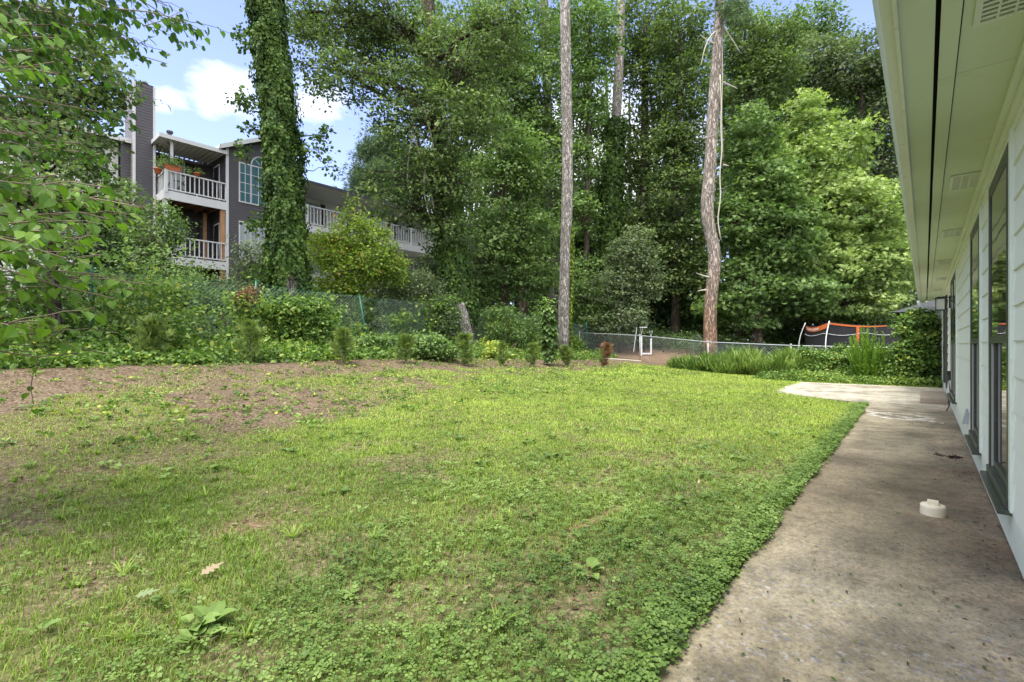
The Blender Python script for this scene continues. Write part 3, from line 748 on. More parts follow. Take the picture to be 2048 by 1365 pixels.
# wall lantern
LS, LY, LZ = 12.75, WY, 2.02
lm = MB(); lm.box(LS - .045, LS + .045, LY, LY + .035, LZ - .10, LZ + .14)
lm.tube([(LS, LY + .03, LZ + .10), (LS, LY + .09, LZ + .13), (LS, LY + .16, LZ + .115)], .010, 6)
lm.box(LS - .085, LS + .085, LY + .07, LY + .24, LZ + .085, LZ + .108); lm.box(LS - .055, LS + .055, LY + .10, LY + .21, LZ + .108, LZ + .125)
lm.box(LS - .085, LS + .085, LY + .07, LY + .24, LZ - .145, LZ - .128)
for px_ in (-.078, .068):
    for py_ in (.077, .223): lm.box(LS + px_, LS + px_ + .012, LY + py_, LY + py_ + .012, LZ - .128, LZ + .085)
lo = lm.build('wall_lantern', 'black', house)
gm = MB(); gm.box(LS - .058, LS + .060, LY + .098, LY + .215, LZ - .127, LZ + .083); gm.build('lantern_glass', 'lamp_glass', lo)
# downspout
dn = MB(); rect = lambda P: dn.tube(P, .045, 4)
P = [(END + .02, .135, SOF - .0), (END + .02, .13, SOF - .10), (END + .02, .10, SOF - .19), (END + .02, -.20, SOF - .27), (END + .02, WY + .075, SOF - .36), (END + .02, WY + .075, SOF - .60), (END + .02, WY + .075, 1.2), (END + .02, WY + .078, .26), (END + .02, WY + .13, .10), (END + .02, WY + .24, .03)]
dn.tube(P, .052, 10); dn.build('downspout', 'white', house, True)
for zz in (.62, 1.5): sm = MB(); sm.box(END - .045, END + .085, WY + .01, WY + .135, zz, zz + .03); sm.build('downspout_strap', 'white', house)
# outlet covers, cable, little vent
om = MB(); om.box(12.40, 12.50, WY + .016, WY + .075, .52, .70); om.build('outlet_cover', 'black', house, bevel=.006)
om = MB(); om.hexa([(7.55, WY + .01, .30), (7.72, WY + .01, .30), (7.55, WY + .06, .29), (7.72, WY + .06, .29), (7.55, WY + .01, .46), (7.72, WY + .01, .46), (7.55, WY + .025, .46), (7.72, WY + .025, .46)]); om.build('dryer_flap', 'galv', house)
om = MB(); om.tube(poly([(11.55, WY + .10, .02), (11.6, WY + .05, .12), (11.9, WY + .04, .3), (12.2, WY + .05, .5), (12.3, WY + .06, .66), (12.42, WY + .07, .62)], 14), .009, 5); om.build('cable', 'black', house)

# concrete step
stp = MB(); stp.box(13.05, 15.1, -.355, .075, 0.001, .115)
so_ = stp.build('concrete_step', 'step', None, bevel=.012, rz=ROT); tag(so_, 'low worn concrete step on the slab below the patio door', 'step')
# sewer cleanout with square plug
c0 = pix(1866, 1030, 3.42); c0 = (c0[0], c0[1], 0.0)
cap = empty('drain_cleanout', c0, 'cream plastic drain cleanout cap sticking out of the concrete path', 'drain cap', None, ROT)
mb = MB(); mb.lathe([(.070, -.02), (.072, .0), (.071, .055), (.071, .064), (.066, .066)], k=40); mb.build('pipe_collar', 'cream_plastic', cap, True)
mb = MB(); mb.lathe([(.0, .072), (.030, .0725), (.060, .072), (.0665, .070), (.068, .066), (.068, .060)], k=40); mb.build('cap', 'cream_plastic', cap, True)
mb = MB(); mb.box(-.031, .031, -.031, .031, .0715, .098); mb.build('square_nut', 'cream_plastic', cap, bevel=.004)

# ------------------------------------------------------------------ apartment block (parallel to the house, beyond the green fence)
BX, BT, BZ = 7.9, -23.0, 1.75
apt = empty('apartment_building', st(BX, BT, BZ), 'three-storey charcoal and off-white sided apartment block with white balconies beyond the green fence', 'building', None, ROT)
# local frame: x along the facade, y away from us, z above BZ
def zl(z_): return z_ - BZ
def clap(mb, x0, x1, y, z0, z1, lap=.115, dep=.012, axis_='x', sgn=-1):
    z_ = z0
    while z_ < z1 - .01:
        zt = min(z_ + lap, z1)
        if axis_ == 'x':
            mb.add([(x0, y + sgn * dep, z_), (x1, y + sgn * dep, z_), (x1, y, zt), (x0, y, zt), (x0, y, z_), (x1, y, z_)], quads=[(0, 1, 2, 3), (4, 5, 1, 0)])
        else:
            mb.add([(y + sgn * dep, x0, z_), (y + sgn * dep, x1, z_), (y, x1, zt), (y, x0, zt), (y, x0, z_), (y, x1, z_)], quads=[(0, 1, 2, 3), (4, 5, 1, 0)])
        z_ = zt
Z2, Z3, ZE = zl(4.72), zl(7.32), zl(9.45)
mb = MB()
clap(mb, 0, 3.0, 0, 0, ZE + .35)                                                    # gable bay front
zz = ZE + .35                                                                         # gable triangle rows
while zz < ZE + 1.10:
    f = (zz - ZE - .30) / .85; mb.add([(1.5 * f, -.012, zz), (3 - 1.5 * f, -.012, zz), (3 - 1.5 * min(1, f + .13), 0, zz + .115), (1.5 * min(1, f + .13), 0, zz + .115)], quads=[(0, 1, 2, 3)]); zz += .115
clap(mb, 0, 2.0, 0.0, 0, ZE + .3, axis_='y'); clap(mb, -2.45, 0, 2.0, 0, ZE)          # balcony recess
clap(mb, -3.35, -2.2, 1.55, 0, ZE)
clap(mb, 0, 2.2, 3.0, 0, ZE, axis_='y', sgn=1)
mb.box(-3.3, 14.5, 2.02, 8.0, 0, ZE - .1); mb.box(0.01, 2.99, .02, 2.02, 0, ZE + .3)
mb.build('charcoal_siding', 'siding_grey', apt)
for u0, u1, yy in ((-12, -3.36, 1.9), (3.0, 14.5, 2.0)): mb = MB(); clap(mb, u0, u1, yy, 0, ZE); mb.build('off_white_siding', 'siding_pale', apt)
mb = MB(); mb.box(-12, -3.36, 1.92, 8, 0, ZE - .1); mb.build('left_wing_wall', 'siding_pale', apt)
# chimney
ch = MB(); clap(ch, -3.02, -2.34, 1.05, 0, zl(11.75)); ch.box(-3.0, -2.36, 1.07, 2.50, 0, zl(11.75)); clap(ch, 1.05, 2.52, -2.34, 0, zl(11.75), axis_='y', sgn=1); cho = ch.build('chimney', 'siding_grey', apt)
ch = MB(); clap(ch, 1.05, 2.52, -3.02, 0, zl(11.75), axis_='y'); ch.build('chimney_side', 'siding_sunlit', cho)
for u0 in (-3.05, -2.39): ch = MB(); ch.box(u0, u0 + .08, 1.02, 1.10, 0, zl(11.75)); ch.build('corner_trim', 'apt_white', cho)
ch = MB(); ch.box(-3.0, -2.36, 1.07, 2.50, zl(11.752), zl(11.80)); ch.lathe([(0, .22), (.16, .20), (.19, .15), (.19, .12), (.14, .11), (.14, 0)], (-2.62, 1.5, zl(11.80)), 14); ch.build('chimney_cap', 'black', cho, True)
# corner trims
mb = MB()
for x in (-.03, 2.95): mb.box(x, x + .10, -.035, .05, 0, ZE + .28)
mb.box(-2.28, -2.18, 1.51, 1.58, 0, ZE); mb.build('corner_trim', 'apt_white', apt)
# roofs
mb = MB()
mb.hexa([(-12.3, 1.4, ZE - .02), (-2.1, 1.4, ZE - .02), (-12.3, 8, ZE + .9), (-2.1, 8, ZE + .9), (-12.3, 1.4, ZE + .05), (-2.1, 1.4, ZE + .05), (-12.3, 8, ZE + 1.0), (-2.1, 8, ZE + 1.0)])
mb.hexa([(2.9, -.25, zl(9.12)), (14.8, -.25, zl(9.12)), (2.9, 8, zl(10.1)), (14.8, 8, zl(10.1)), (2.9, -.25, zl(9.17)), (14.8, -.25, zl(9.17)), (2.9, 8, zl(10.2)), (14.8, 8, zl(10.2))])
e0, ap = ZE + .22, ZE + 1.15
for sg in (0, 1):
    x0, x1 = (-.32, 1.5) if sg == 0 else (3.32, 1.5)
    mb.hexa([(x0, -.22, e0), (x1, -.22, ap), (x0, 7, e0), (x1, 7, ap), (x0, -.22, e0 + .07), (x1, -.22, ap + .07), (x0, 7, e0 + .07), (x1, 7, ap + .07)])
mb.build('roof', 'shingle', apt)
mb = MB()
for sg in (0, 1):
    x0, x1 = (-.34, 1.5) if sg == 0 else (3.34, 1.5)
    mb.hexa([(x0, -.26, e0 - .13), (x1, -.26, ap - .13), (x0, -.222, e0 - .13), (x1, -.222, ap - .13), (x0, -.26, e0 + .06), (x1, -.26, ap + .06), (x0, -.222, e0 + .06), (x1, -.222, ap + .06)])
mb.box(-.36, -.321, -.26, 2.5, e0 - .10, e0 + .05)
mb.box(-12.3, -2.1, 1.36, 1.399, ZE - .12, ZE + .06)
mb.build('fascia', 'apt_white', apt)
mb = MB(); mb.box(2.9, 14.8, -.29, -.252, zl(9.02), zl(9.18)); mb.build('gallery_eave', 'shingle', apt)
mb = MB(); mb.box(3.02, 14.5, -.25, 1.99, zl(9.02), zl(9.06)); mb.build('gallery_soffit', 'siding_pale', apt)
# vent stack
mb = MB(); mb.lathe([(0, .34), (.12, .34), (.12, .26), (.07, .25), (.07, .16), (.13, .15), (.13, .10), (.08, .08), (.08, -.2)], (-1.95, .5, ZE + .15), 12); mb.build('roof_vent', 'shingle', apt, True)
# metal awning roof over the top balcony
aw = MB(); aw.box(-2.42, -.02, -.10, 1.98, ZE + .035, ZE + .05)
for q in range(13): aw.box(-2.38 + q * .186, -2.33 + q * .186, -.05, 1.97, ZE - .02, ZE + .034)
awo = aw.build('awning_roof', 'apt_white', apt)
aw = MB(); aw.box(-2.46, -.02, -.14, -.102, ZE - .05, ZE + .11); aw.box(-2.46, -2.422, -.10, 2.0, ZE - .05, ZE + .11); aw.build('awning_fascia', 'apt_white', awo)
def railing(x0, x1, y0, z0, h=.84, sp=.155, post=True, name='balcony_railing', mat='apt_white', ret=None):
    r = MB(); r.box(x0, x1, y0 - .035, y0 + .055, z0 + h - .05, z0 + h); r.box(x0, x1, y0 - .01, y0 + .03, z0 + .08, z0 + .13)
    n = max(2, int((x1 - x0) / sp))
    for q in range(n + 1):
        x = x0 + (x1 - x0) * (q + .0) / n; r.box(x - .018, x + .018, y0 - .008, y0 + .028, z0 + .131, z0 + h - .051)
    if post:
        r.box(x0 - .05, x0 + .05, y0 - .045, y0 + .06, z0 - .05, z0 + h + .03); r.box((x0 + x1) / 2 - .02, (x0 + x1) / 2 + .02, y0 - .012, y0 + .032, z0, z0 + .08)
    if ret:
        r.box(x0 - .03, x0 + .05, y0 + .07, ret, z0 + h - .05, z0 + h); r.box(x0 - .01, x0 + .03, y0 + .07, ret, z0 + .08, z0 + .13)
        for q in range(10): yy = y0 + .12 + q * (ret - y0 - .15) / 10; r.box(x0 - .008, x0 + .028, yy, yy + .036, z0 + .131, z0 + h - .051)
    return r.build(name, mat, apt)
for zf in (Z2, Z3):
    mb = MB(); mb.box(-2.25, -.02, .04, 1.97, zf - .06, zf); mb.build('balcony_deck', 'wood_dark', apt)
    mb = MB(); mb.box(-2.28, -.02, -.02, .038, zf - .30, zf + .04); mb.box(-2.30, -2.252, .04, 1.5, zf - .30, zf + .04); mb.build('balcony_fascia', 'apt_white', apt)
    for q in range(5): mb = MB(); mb.box(-2.05 + q * .45, -2.01 + q * .45, .05, 1.96, zf - .24, zf - .061); mb.build('joist', 'wood_dark', apt)
    railing(-2.20, -.05, .0, zf + .02, ret=1.5)
# posts
for q in ((-2.28, -2.14, .05, .19, 0, Z2 - .31), (-2.28, -2.14, .05, .19, Z2 + .01, Z3 - .31), (-2.02, -1.93, .10, .19, Z3 + .01, ZE - .021)): mb = MB(); mb.box(*q); mb.build('white_post', 'apt_white', apt)
for q in ((-.22, -.06, .03, .17, 0, Z2 - .31), (-.22, -.06, .03, .17, Z2 + .01, Z3 - .31), (-.45, -.33, 1.4, 1.52, Z2 + .01, Z3 - .25)): mb = MB(); mb.box(*q); mb.build('timber_post', 'wood', apt)
mb = MB(); mb.box(-2.31, -2.24, 1.40, 1.50, 0, ZE - .05); mb.build('drain_pipe', 'apt_white', apt)
# windows
def win(x0, x1, y, z0, z1, muntx=1, muntz=2, mat='glass_blue', side=False, arch=False):
    f = MB(); w = .05
    f.box(x0 - w, x0, y - .035, y - .003, z0 - w, z1 + w); f.box(x1, x1 + w, y - .035, y - .003, z0 - w, z1 + w); f.box(x0, x1, y - .035, y - .003, z1, z1 + w); f.box(x0, x1, y - .035, y - .003, z0 - w, z0)
    for q in range(1, muntx): x = x0 + (x1 - x0) * q / muntx; f.box(x - .012, x + .012, y - .030, y - .005, z0, z1)
    for q in range(1, muntz): z_ = z0 + (z1 - z0) * q / muntz; f.box(x0, x1, y - .029, y - .006, z_ - .012, z_ + .012)
    fo = f.build('window', 'apt_white', apt)
    g_ = MB(); g_.box(x0, x1, y - .020, y - .014, z0, z1); g_.build('pane', mat, fo); return fo
wu0, wu1 = zl(7.55), zl(9.22)
for (x0, x1, mx) in ((.53, .95, 2), (1.02, 1.86, 3), (1.93, 2.35, 2)):
    win(x0, x1, 0, wu0, wu1, mx, 4); win(x0, x1, 0, zl(4.97), zl(6.62), mx, 2, 'glass_pale'); win(x0, x1, 0, zl(2.3), zl(3.9), mx, 2, 'glass_pale')
# arched transom
f = MB(); ca, cz, R_ = 1.44, wu1 + .06, .44
th = np.linspace(0, np.pi, 15); P = np.stack([ca + R_ * np.cos(th), np.full(15, -.022), cz + R_ * np.sin(th)], 1); f.tube(P, .028, 4)
for q in (1, 2, 3): t_ = q * np.pi / 4; f.tube([(ca, -.02, cz), (ca + R_ * math.cos(t_), -.02, cz + R_ * math.sin(t_))], .012, 4)
fo = f.build('arched_window', 'apt_white', apt)
g_ = MB(); V = [(ca, -.016, cz)] + [tuple(p_ + np.array([0, .006, 0])) for p_ in P]; g_.add(V, tris=[(0, q + 1, q) for q in range(1, 15)]); g_.build('pane', 'glass_blue', fo)
for zf in (Z2, Z3):
    win(-1.95, -1.05, 2.0, zf + .35, zf + 1.75, 2, 1, 'glass_pale')
    d_ = MB(); d_.box(-1.0, -.45, 1.955, 1.985, zf + .01, zf + 1.95); d_.build('balcony_door', 'shutter', apt)
    d_ = MB(); d_.box(-.04, -.016, .75, 1.45, zf + .01, zf + 1.9); dd = d_.build('door_frame', 'apt_white', apt)
    d_ = MB(); d_.box(-.052, -.041, .83, 1.37, zf + .05, zf + 1.82); d_.build('door_leaf', 'shutter', dd)
for x0 in (-8.6, -5.6):
    for zf in (0.0, Z2, Z3): win(x0, x0 + 1.1, 1.9, zf + .7, zf + 1.9, 2, 2, 'glass_pale')
# gallery wing on the right
for zf in (zl(4.35), zl(7.05)):
    mb = MB(); mb.box(3.03, 13.0, -.02, 1.97, zf - .22, zf); mb.build('gallery_deck', 'siding_pale', apt)
    mb = MB(); mb.box(3.05, 13.0, -.06, -.022, zf - .34, zf + .03); mb.build('gallery_fascia', 'apt_white', apt)
    for q, x in enumerate(np.arange(3.6, 12.0, 2.1)):
        if zf > zl(7): railing(x, min(x + 2.1, 12.05), .02, zf + .02, .98, .17)
    for x in (4.5, 7.6, 10.4):
        win(x, x + .75, 2.0, zf + .75, zf + 1.75, 1, 2, 'glass_pale')
        for u0 in (x - .34, x + .82): sh = MB(); sh.box(u0, u0 + .27, 1.955, 1.99, zf + .7, zf + 1.8); sh.build('shutter', 'shutter', apt)
for x in (3.28, 12.1, 13.6): mb = MB(); mb.box(x, x + .12, .0, .12, 0, zl(9.01)); mb.build('gallery_post', 'apt_white', apt)

# things on the top balcony
def to_world(x, y, z_):
    w_ = st(BX + x, BT - y, 0); return (w_[0], w_[1], BZ + z_)
def pot(name, label, x, y, z_, w, d, h, mat, ph, n, lsz, boxy=True, leaf='leaf_mid'):
    e = empty(name, to_world(x, y, z_), label, 'potted plant', 'plant pots along the top balcony rail', ROT)
    m_ = MB()
    if boxy: m_.hexa([(-w * .42, -d * .4, 0), (w * .42, -d * .4, 0), (-w * .42, d * .4, 0), (w * .42, d * .4, 0), (-w / 2, -d / 2, h), (w / 2, -d / 2, h), (-w / 2, d / 2, h), (w / 2, d / 2, h)]); m_.box(-w / 2 - .015, w / 2 + .015, -d / 2 - .015, d / 2 + .015, h + .001, h + .03)
    else: m_.lathe([(0, 0), (w * .36, 0), (w * .48, h * .8), (w * .55, h * .8), (w * .55, h), (w * .45, h), (0, h * .9)], k=18)
    m_.build('pot', mat, e, not boxy)
    q = MB(); C = rnd(n, 1) * np.array([w * .35, d * .3, ph * .25]) + np.array([0, 0, h + ph * .45]); foliage(q, C, ph * .3, 14, lsz, 'diamond', .8, .5); q.build('foliage', leaf, e)
rz_ = Z3 + .87
pot('flower_box', 'long terracotta planter box with a leafy fern at the left corner of the top balcony', -1.98, .02, rz_, .55, .20, .17, 'terracotta', .45, 40, .07)
pot('flower_pot', 'green flower pot on the top balcony rail', -1.42, .01, rz_, .16, .16, .13, 'greenpot', .22, 8, .05, False)
pot('flower_pot', 'round terracotta flower pot on the top balcony rail', -1.12, .01, rz_, .26, .2, .14, 'terracotta', .22, 10, .05, False)
pot('flower_pot', 'small terracotta pot hanging left of the balcony corner', -2.42, .25, rz_ - .17, .26, .26, .2, 'terracotta', .28, 10, .06, False)
# bicycle on the top balcony
bk = empty('bicycle', to_world(-1.15, .55, Z3 + .0), 'dark bicycle parked behind the top balcony railing', 'bicycle', None, ROT)
for x in (-.52, .52):
    m_ = MB(); th = np.linspace(0, 2 * np.pi, 25); m_.tube(np.stack([x + .33 * np.cos(th), 0 * th, .34 + .33 * np.sin(th)], 1), .02, 6, cap=False)
    for q in range(8): m_.tube([(x, 0, .34), (x + .32 * math.cos(q * .785), 0, .34 + .32 * math.sin(q * .785))], .004, 3)
    m_.build('wheel', 'black', bk)
m_ = MB()
for P in ([(-.52, 0, .34), (-.2, 0, .8), (.3, 0, .82), (.52, 0, .34)], [(-.2, 0, .8), (-.05, 0, .32), (.3, 0, .78)], [(-.52, 0, .34), (-.05, 0, .32)], [(-.2, 0, .8), (-.23, 0, .92)], [(.3, 0, .82), (.28, 0, .98)]): m_.tube(P, .018, 6)
m_.build('bike_frame', 'black', bk)
m_ = MB(); m_.tube([(.2, -.25, .98), (.28, 0, 1.0), (.2, .25, .98)], .014, 6); m_.build('handlebar', 'black', bk)
m_ = MB(); m_.hexa([(-.36, -.07, .92), (-.1, -.03, .92), (-.36, .07, .92), (-.1, .03, .92), (-.36, -.07, .97), (-.1, -.03, .96), (-.36, .07, .97), (-.1, .03, .96)]); m_.build('saddle', 'black', bk, bevel=.01)

# ------------------------------------------------------------------ fences
def chain_link(mb, A, B, h, sp, wr, lean=0.0):
    """diagonal wires between ground points A and B (follows the terrain)"""
    A = np.array(A[:2], float); B = np.array(B[:2], float); Lg = np.linalg.norm(B - A); d = (B - A) / Lg; nn_ = np.array([-d[1], d[0]])
    for sgn, off in ((1, .0), (-1, .006)):
        for k_ in np.arange(-h, Lg + h, sp):
            u = np.linspace(0, 1, 5); a = k_ + sgn * u * h if sgn > 0 else k_ + h - u * h
            zz = u * h; ok = (a >= 0) & (a <= Lg)
            if ok.sum() < 2: continue
            a, zz = a[ok], zz[ok]; p = A + d * a[:, None] + nn_ * (off + lean * zz[:, None])
            mb.tube(np.column_stack([p, ground_z(p[:, 0], p[:, 1]) + .03 + zz]), wr, 3, cap=False)
# green fence
gp = [(-4.4, 1.9, 0), (-1.2, 1.85, .02), (2.0, 1.9, .0), (5.2, 1.95, .05), (8.7, 1.85, -.17), (11.6, 1.6, .0), (15.1, 1.85, .0), (18.4, 1.8, .02), (21.6, 1.75, 0), (25, 1.7, .0), (28.5, 1.7, 0), (32, 1.7, 0), (35.5, 1.7, 0)]
FT = -13.35
w0 = st(15.1, FT); gf = empty('green_chain_link_fence', (w0[0], w0[1], gz(w0[0], w0[1])), 'tall green coated chain link fence overgrown with vines between yard and apartments', 'fence')
root = np.array(gf.location)
mb = MB()
for (a, h1, _), (b_, h2, _2) in zip(gp[:-1], gp[1:]): chain_link(mb, st(a, FT), st(b_, FT), 1.78 if a < 18 else 1.6, .10 if a < 20 else .14, .0032)
for L_ in (mb.V,):
    for q in range(len(L_)): L_[q] = L_[q] - root
mb.build('mesh', 'mesh_grey', gf)
tops = []
for s_, h, lean in gp:
    w_ = np.array(st(s_, FT)); z0 = gz(w_[0], w_[1]); tp_ = w_ + np.array([-lean * 1.0 * -1.6 * 0 + lean * 1.9 * .9, 0, 0]); 
    tp_ = np.array([w_[0] - lean * 1.9 * -1, w_[1], z0 + h]); tops.append(tp_)
    m_ = MB(); m_.tube(np.array([(w_[0], w_[1], z0 - .1), tuple(tp_)]) - root, .03, 8); m_.lathe([(.034, 0), (.034, .02), (.0, .04)], tuple(tp_ - root), 8); m_.build('post', 'green_metal', gf, True)
m_ = MB(); m_.tube(np.array([t_ - (0, 0, .08) for t_ in tops]) - root, .004, 4); m_.build('tension_wire', 'green_metal', gf)
# galvanised fence at the back of the yard
bp = [-13.4, -10.1, -7.0, -3.9, -.8, 2.4, 5.5]
w0 = st(21, -7); sf = empty('silver_chain_link_fence', (w0[0], w0[1], gz(w0[0], w0[1])), 'low galvanised chain link fence with top rail across the back of the lawn', 'fence')
root = np.array(sf.location); mb = MB()
for a, b_ in zip(bp[:-1], bp[1:]): chain_link(mb, st(21, a), st(21, b_), 1.16, .105, .0042)
for q in range(len(mb.V)): mb.V[q] = mb.V[q] - root
mb.build('mesh', 'galv', sf)
tops = []
for t_ in bp:
    w_ = np.array(st(21, t_)); z0 = gz(w_[0], w_[1]); tops.append((w_[0], w_[1], z0 + 1.21))
    m_ = MB(); m_.tube(np.array([(w_[0], w_[1], z0 - .1), tops[-1]]) - root, .032 if t_ < -13 else .026, 8); m_.lathe([(.036, -.02), (.036, .03), (.02, .055), (0, .06)], tuple(np.array(tops[-1]) - root), 10); m_.build('post', 'galv', sf, True)
rl = []
for a, b_ in zip(bp[:-1], bp[1:]):
    for u in np.linspace(0, 1, 5)[:-1]:
        t_ = a + (b_ - a) * u; w_ = st(21, t_); rl.append((w_[0], w_[1], np.interp(t_, bp, [p_[2] for p_ in tops]) - .015))
m_ = MB(); m_.tube(np.array(rl) - root, .018, 8); m_.build('top_rail', 'galv', sf, True)

# ------------------------------------------------------------------ trampoline behind the fence
tc_ = pix(1716, 690, 22.6); tx, ty = tc_[0], tc_[1]; tz = gz(tx, ty)
tr = empty('trampoline', (tx, ty, tz), 'round trampoline with black safety net, orange band and curved white poles behind the fence', 'trampoline')
R1, ZR, ZT = 2.25, .80, 2.62
th = np.linspace(0, 2 * np.pi, 49)
m_ = MB(); m_.tube(np.stack([R1 * np.cos(th), R1 * np.sin(th), 0 * th + ZR], 1), .03, 8, cap=False); m_.build('rim', 'galv', tr, True)
m_ = MB(); m_.lathe([(0, ZR + .01), (R1 - .35, ZR + .01)], k=40); m_.build('jump_mat', 'net', tr)
m_ = MB(); m_.lathe([(R1 - .33, ZR + .035), (R1 + .04, ZR + .035), (R1 + .05, ZR - .03)], k=40); m_.build('pad', 'net', tr)
for q in range(4):
    a = q * math.pi / 2 + .5; m_ = MB(); P = [(R1 * math.cos(a - .22), R1 * math.sin(a - .22), ZR), (R1 * math.cos(a - .2), R1 * math.sin(a - .2), .03), (R1 * math.cos(a + .2), R1 * math.sin(a + .2), .03), (R1 * math.cos(a + .22), R1 * math.sin(a + .22), ZR)]; m_.tube(P, .025, 8); m_.build('leg', 'galv', tr, True)
PA = [158, 205, 292, 340, 430, 475, 518]
def nett(a):
    d = math.degrees(a) % 360
    if d < 158: d += 360
    for p_, q_ in zip(PA[:-1], PA[1:]):
        if p_ <= d <= q_: return ZT - .20 * math.sin(math.pi * (d - p_) / (q_ - p_))
    return ZT
RN = R1 - .12
na = 72; A_ = np.linspace(0, 2 * np.pi, na + 1); zt_ = np.array([nett(a) for a in A_])
V = np.concatenate([np.stack([RN * np.cos(A_), RN * np.sin(A_), 0 * A_ + ZR + .04], 1), np.stack([RN * np.cos(A_), RN * np.sin(A_), zt_], 1)])
q_ = np.arange(na); m_ = MB(); m_.add(V, quads=np.stack([q_, q_ + 1, q_ + na + 2, q_ + na + 1], 1)); m_.build('safety_net', 'net', tr)
def band(a0, a1, h0, h1, mat, name):
    n = 14; A2 = np.linspace(a0, a1, n + 1); zz = np.array([nett(a) for a in A2]); u = np.linspace(0, 1, n + 1); r = RN + .02
    V = np.concatenate([np.stack([r * np.cos(A2), r * np.sin(A2), zz - (h0 + (h1 - h0) * u)], 1), np.stack([r * np.cos(A2), r * np.sin(A2), zz - .03], 1)])
    k_ = np.arange(n); m2 = MB(); m2.add(V, quads=np.stack([k_, k_ + 1, k_ + n + 2, k_ + n + 1], 1)); return m2.build(name, mat, tr)
band(math.radians(163), math.radians(204), .24, .24, 'orange', 'orange_band'); band(math.radians(206), math.radians(262), .12, .07, 'orange', 'orange_band'); band(math.radians(294), math.radians(325), .14, .22, 'orange', 'orange_band')
m_ = MB(); a = math.radians(234); ca, sa = math.cos(a), math.sin(a)
m_.hexa([((RN + .02) * ca - .05, (RN + .02) * sa, 1.6), ((RN + .02) * ca + .05, (RN + .02) * sa, 1.6), ((RN + .02) * ca - .05, (RN + .02) * sa - .02, 1.6), ((RN + .02) * ca + .05, (RN + .02) * sa - .02, 1.6),
         ((RN + .02) * ca - .06, (RN + .02) * sa, 2.35), ((RN + .02) * ca + .06, (RN + .02) * sa, 2.35), ((RN + .02) * ca - .06, (RN + .02) * sa - .02, 2.35), ((RN + .02) * ca + .06, (RN + .02) * sa - .02, 2.35)]); m_.build('orange_strap', 'orange', tr)
for a in np.radians([158, 205, 292, 340, 70, 115]):
    ca, sa = math.cos(a), math.sin(a); m_ = MB()
    P = [(R1 * ca, R1 * sa, .35), ((R1 + .10) * ca, (R1 + .10) * sa, .95), ((R1 + .17) * ca, (R1 + .17) * sa, 1.45), ((R1 + .11) * ca, (R1 + .11) * sa, 2.0), ((RN - .0) * ca, (RN - .0) * sa, ZT + .03)]
    m_.tube(poly(P, 14), .024, 8); m_.build('pole', 'white', tr, True)
P = [((RN + .03) * math.cos(a), (RN + .03) * math.sin(a), 2.12 - .12 * abs(math.sin(a * 4.5))) for a in np.radians(np.arange(150, 325, 4))]
m_ = MB(); m_.tube(P, .008, 4); m_.build('white_cord', 'white', tr)
# small grey maker's lettering on the orange band stands as a row of letters
fc = bpy.data.curves.new('band_lettering', 'FONT'); fc.body = "TRAMPOLINE"; fc.size = .15; fc.extrude = .002
fo_ = bpy.data.objects.new('band_lettering', fc); scn.collection.objects.link(fo_)
bpy.context.view_layer.update()
dg = bpy.context.evaluated_depsgraph_get(); me = bpy.data.meshes.new_from_object(fo_.evaluated_get(dg)); bpy.data.objects.remove(fo_)
xs2 = np.array([v_.co[:] for v_ in me.vertices]); wtot = xs2[:, 0].max()
for v_, c_ in zip(me.vertices, xs2):
    a = math.radians(168) + (c_[0] / (RN + .03)) ; v_.co = ((RN + .032 + c_[2]) * math.cos(a), (RN + .032 + c_[2]) * math.sin(a), nett(a) - .19 + c_[1])
me.materials.append(M['white']); lt = bpy.data.objects.new('band_lettering', me); scn.collection.objects.link(lt); lt.parent = tr

# ------------------------------------------------------------------ odd things beyond the fence
p0 = on_px(1292, 24.2)
e = empty('white_frame', p0, 'white metal frame with forked uprights standing behind the silver fence', 'frame')
m_ = MB(); m_.box(-.27, -.19, -.03, .03, 0, 1.0); m_.box(.21, .29, -.03, .03, .06, .85); m_.box(-.19, .21, -.03, .03, .06, .14); m_.build('upright_frame', 'white', e, bevel=.01)
for x, h in ((-.23, 1.0), (.25, .85)):
    m_ = MB(); m_.tube([(x, 0, h), (x, 0, h + .22)], .022, 6); m_.tube([(x - .06, 0, h + .40), (x - .05, 0, h + .26), (x, 0, h + .22), (x + .05, 0, h + .26), (x + .06, 0, h + .40)], .016, 6); m_.build('forked_top', 'galv', e, True)
m_ = MB(); m_.box(-.33, .05, -.02, .02, 1.40, 1.44); m_.tube([(-.62, 0, .2), (-.46, 0, 1.42)], .02, 6); m_.build('cross_bar', 'white', e)
p0 = on_px(1392, 25.5)
e = empty('mesh_patio_chair', p0, 'grey wire-backed patio chair half hidden beside the crooked pine', 'chair')
m_ = MB(); m_.tube(poly([(-.3, 0, .45), (-.26, .05, .85), (-.15, .07, 1.0), (.2, .07, 1.0), (.3, .05, .85), (.32, 0, .45)], 16), .018, 6); m_.build('back_frame', 'galv', e, True)
m_ = MB(); 
for q in range(9): m_.tube([(-.24 + q * .06, .02, .48), (-.22 + q * .056, .06, .97)], .005, 3)
m_.build('back_mesh', 'galv', e)
m_ = MB(); m_.box(-.3, .32, -.5, .02, .43, .46); m_.build('seat', 'galv', e, bevel=.01)
for x in (-.29, .31):
    for y in (-.48, 0): m_ = MB(); m_.tube([(x, y, .43), (x * 1.05, y * 1.02, 0)], .015, 6); m_.build('leg', 'galv', e)
p0 = on_px(1532, 25.0)
e = empty('leaning_ladder', p0, 'grey metal ladder leaning beside the dark trunk behind the fence', 'ladder')
for o in (-.17, .17):
    m_ = MB(); m_.tube([(.55 + o * .3, o, 0.1), (-.75 + o * .3, o, 1.55)], .022, 4); m_.build('rail', 'galv', e)
m_ = MB()
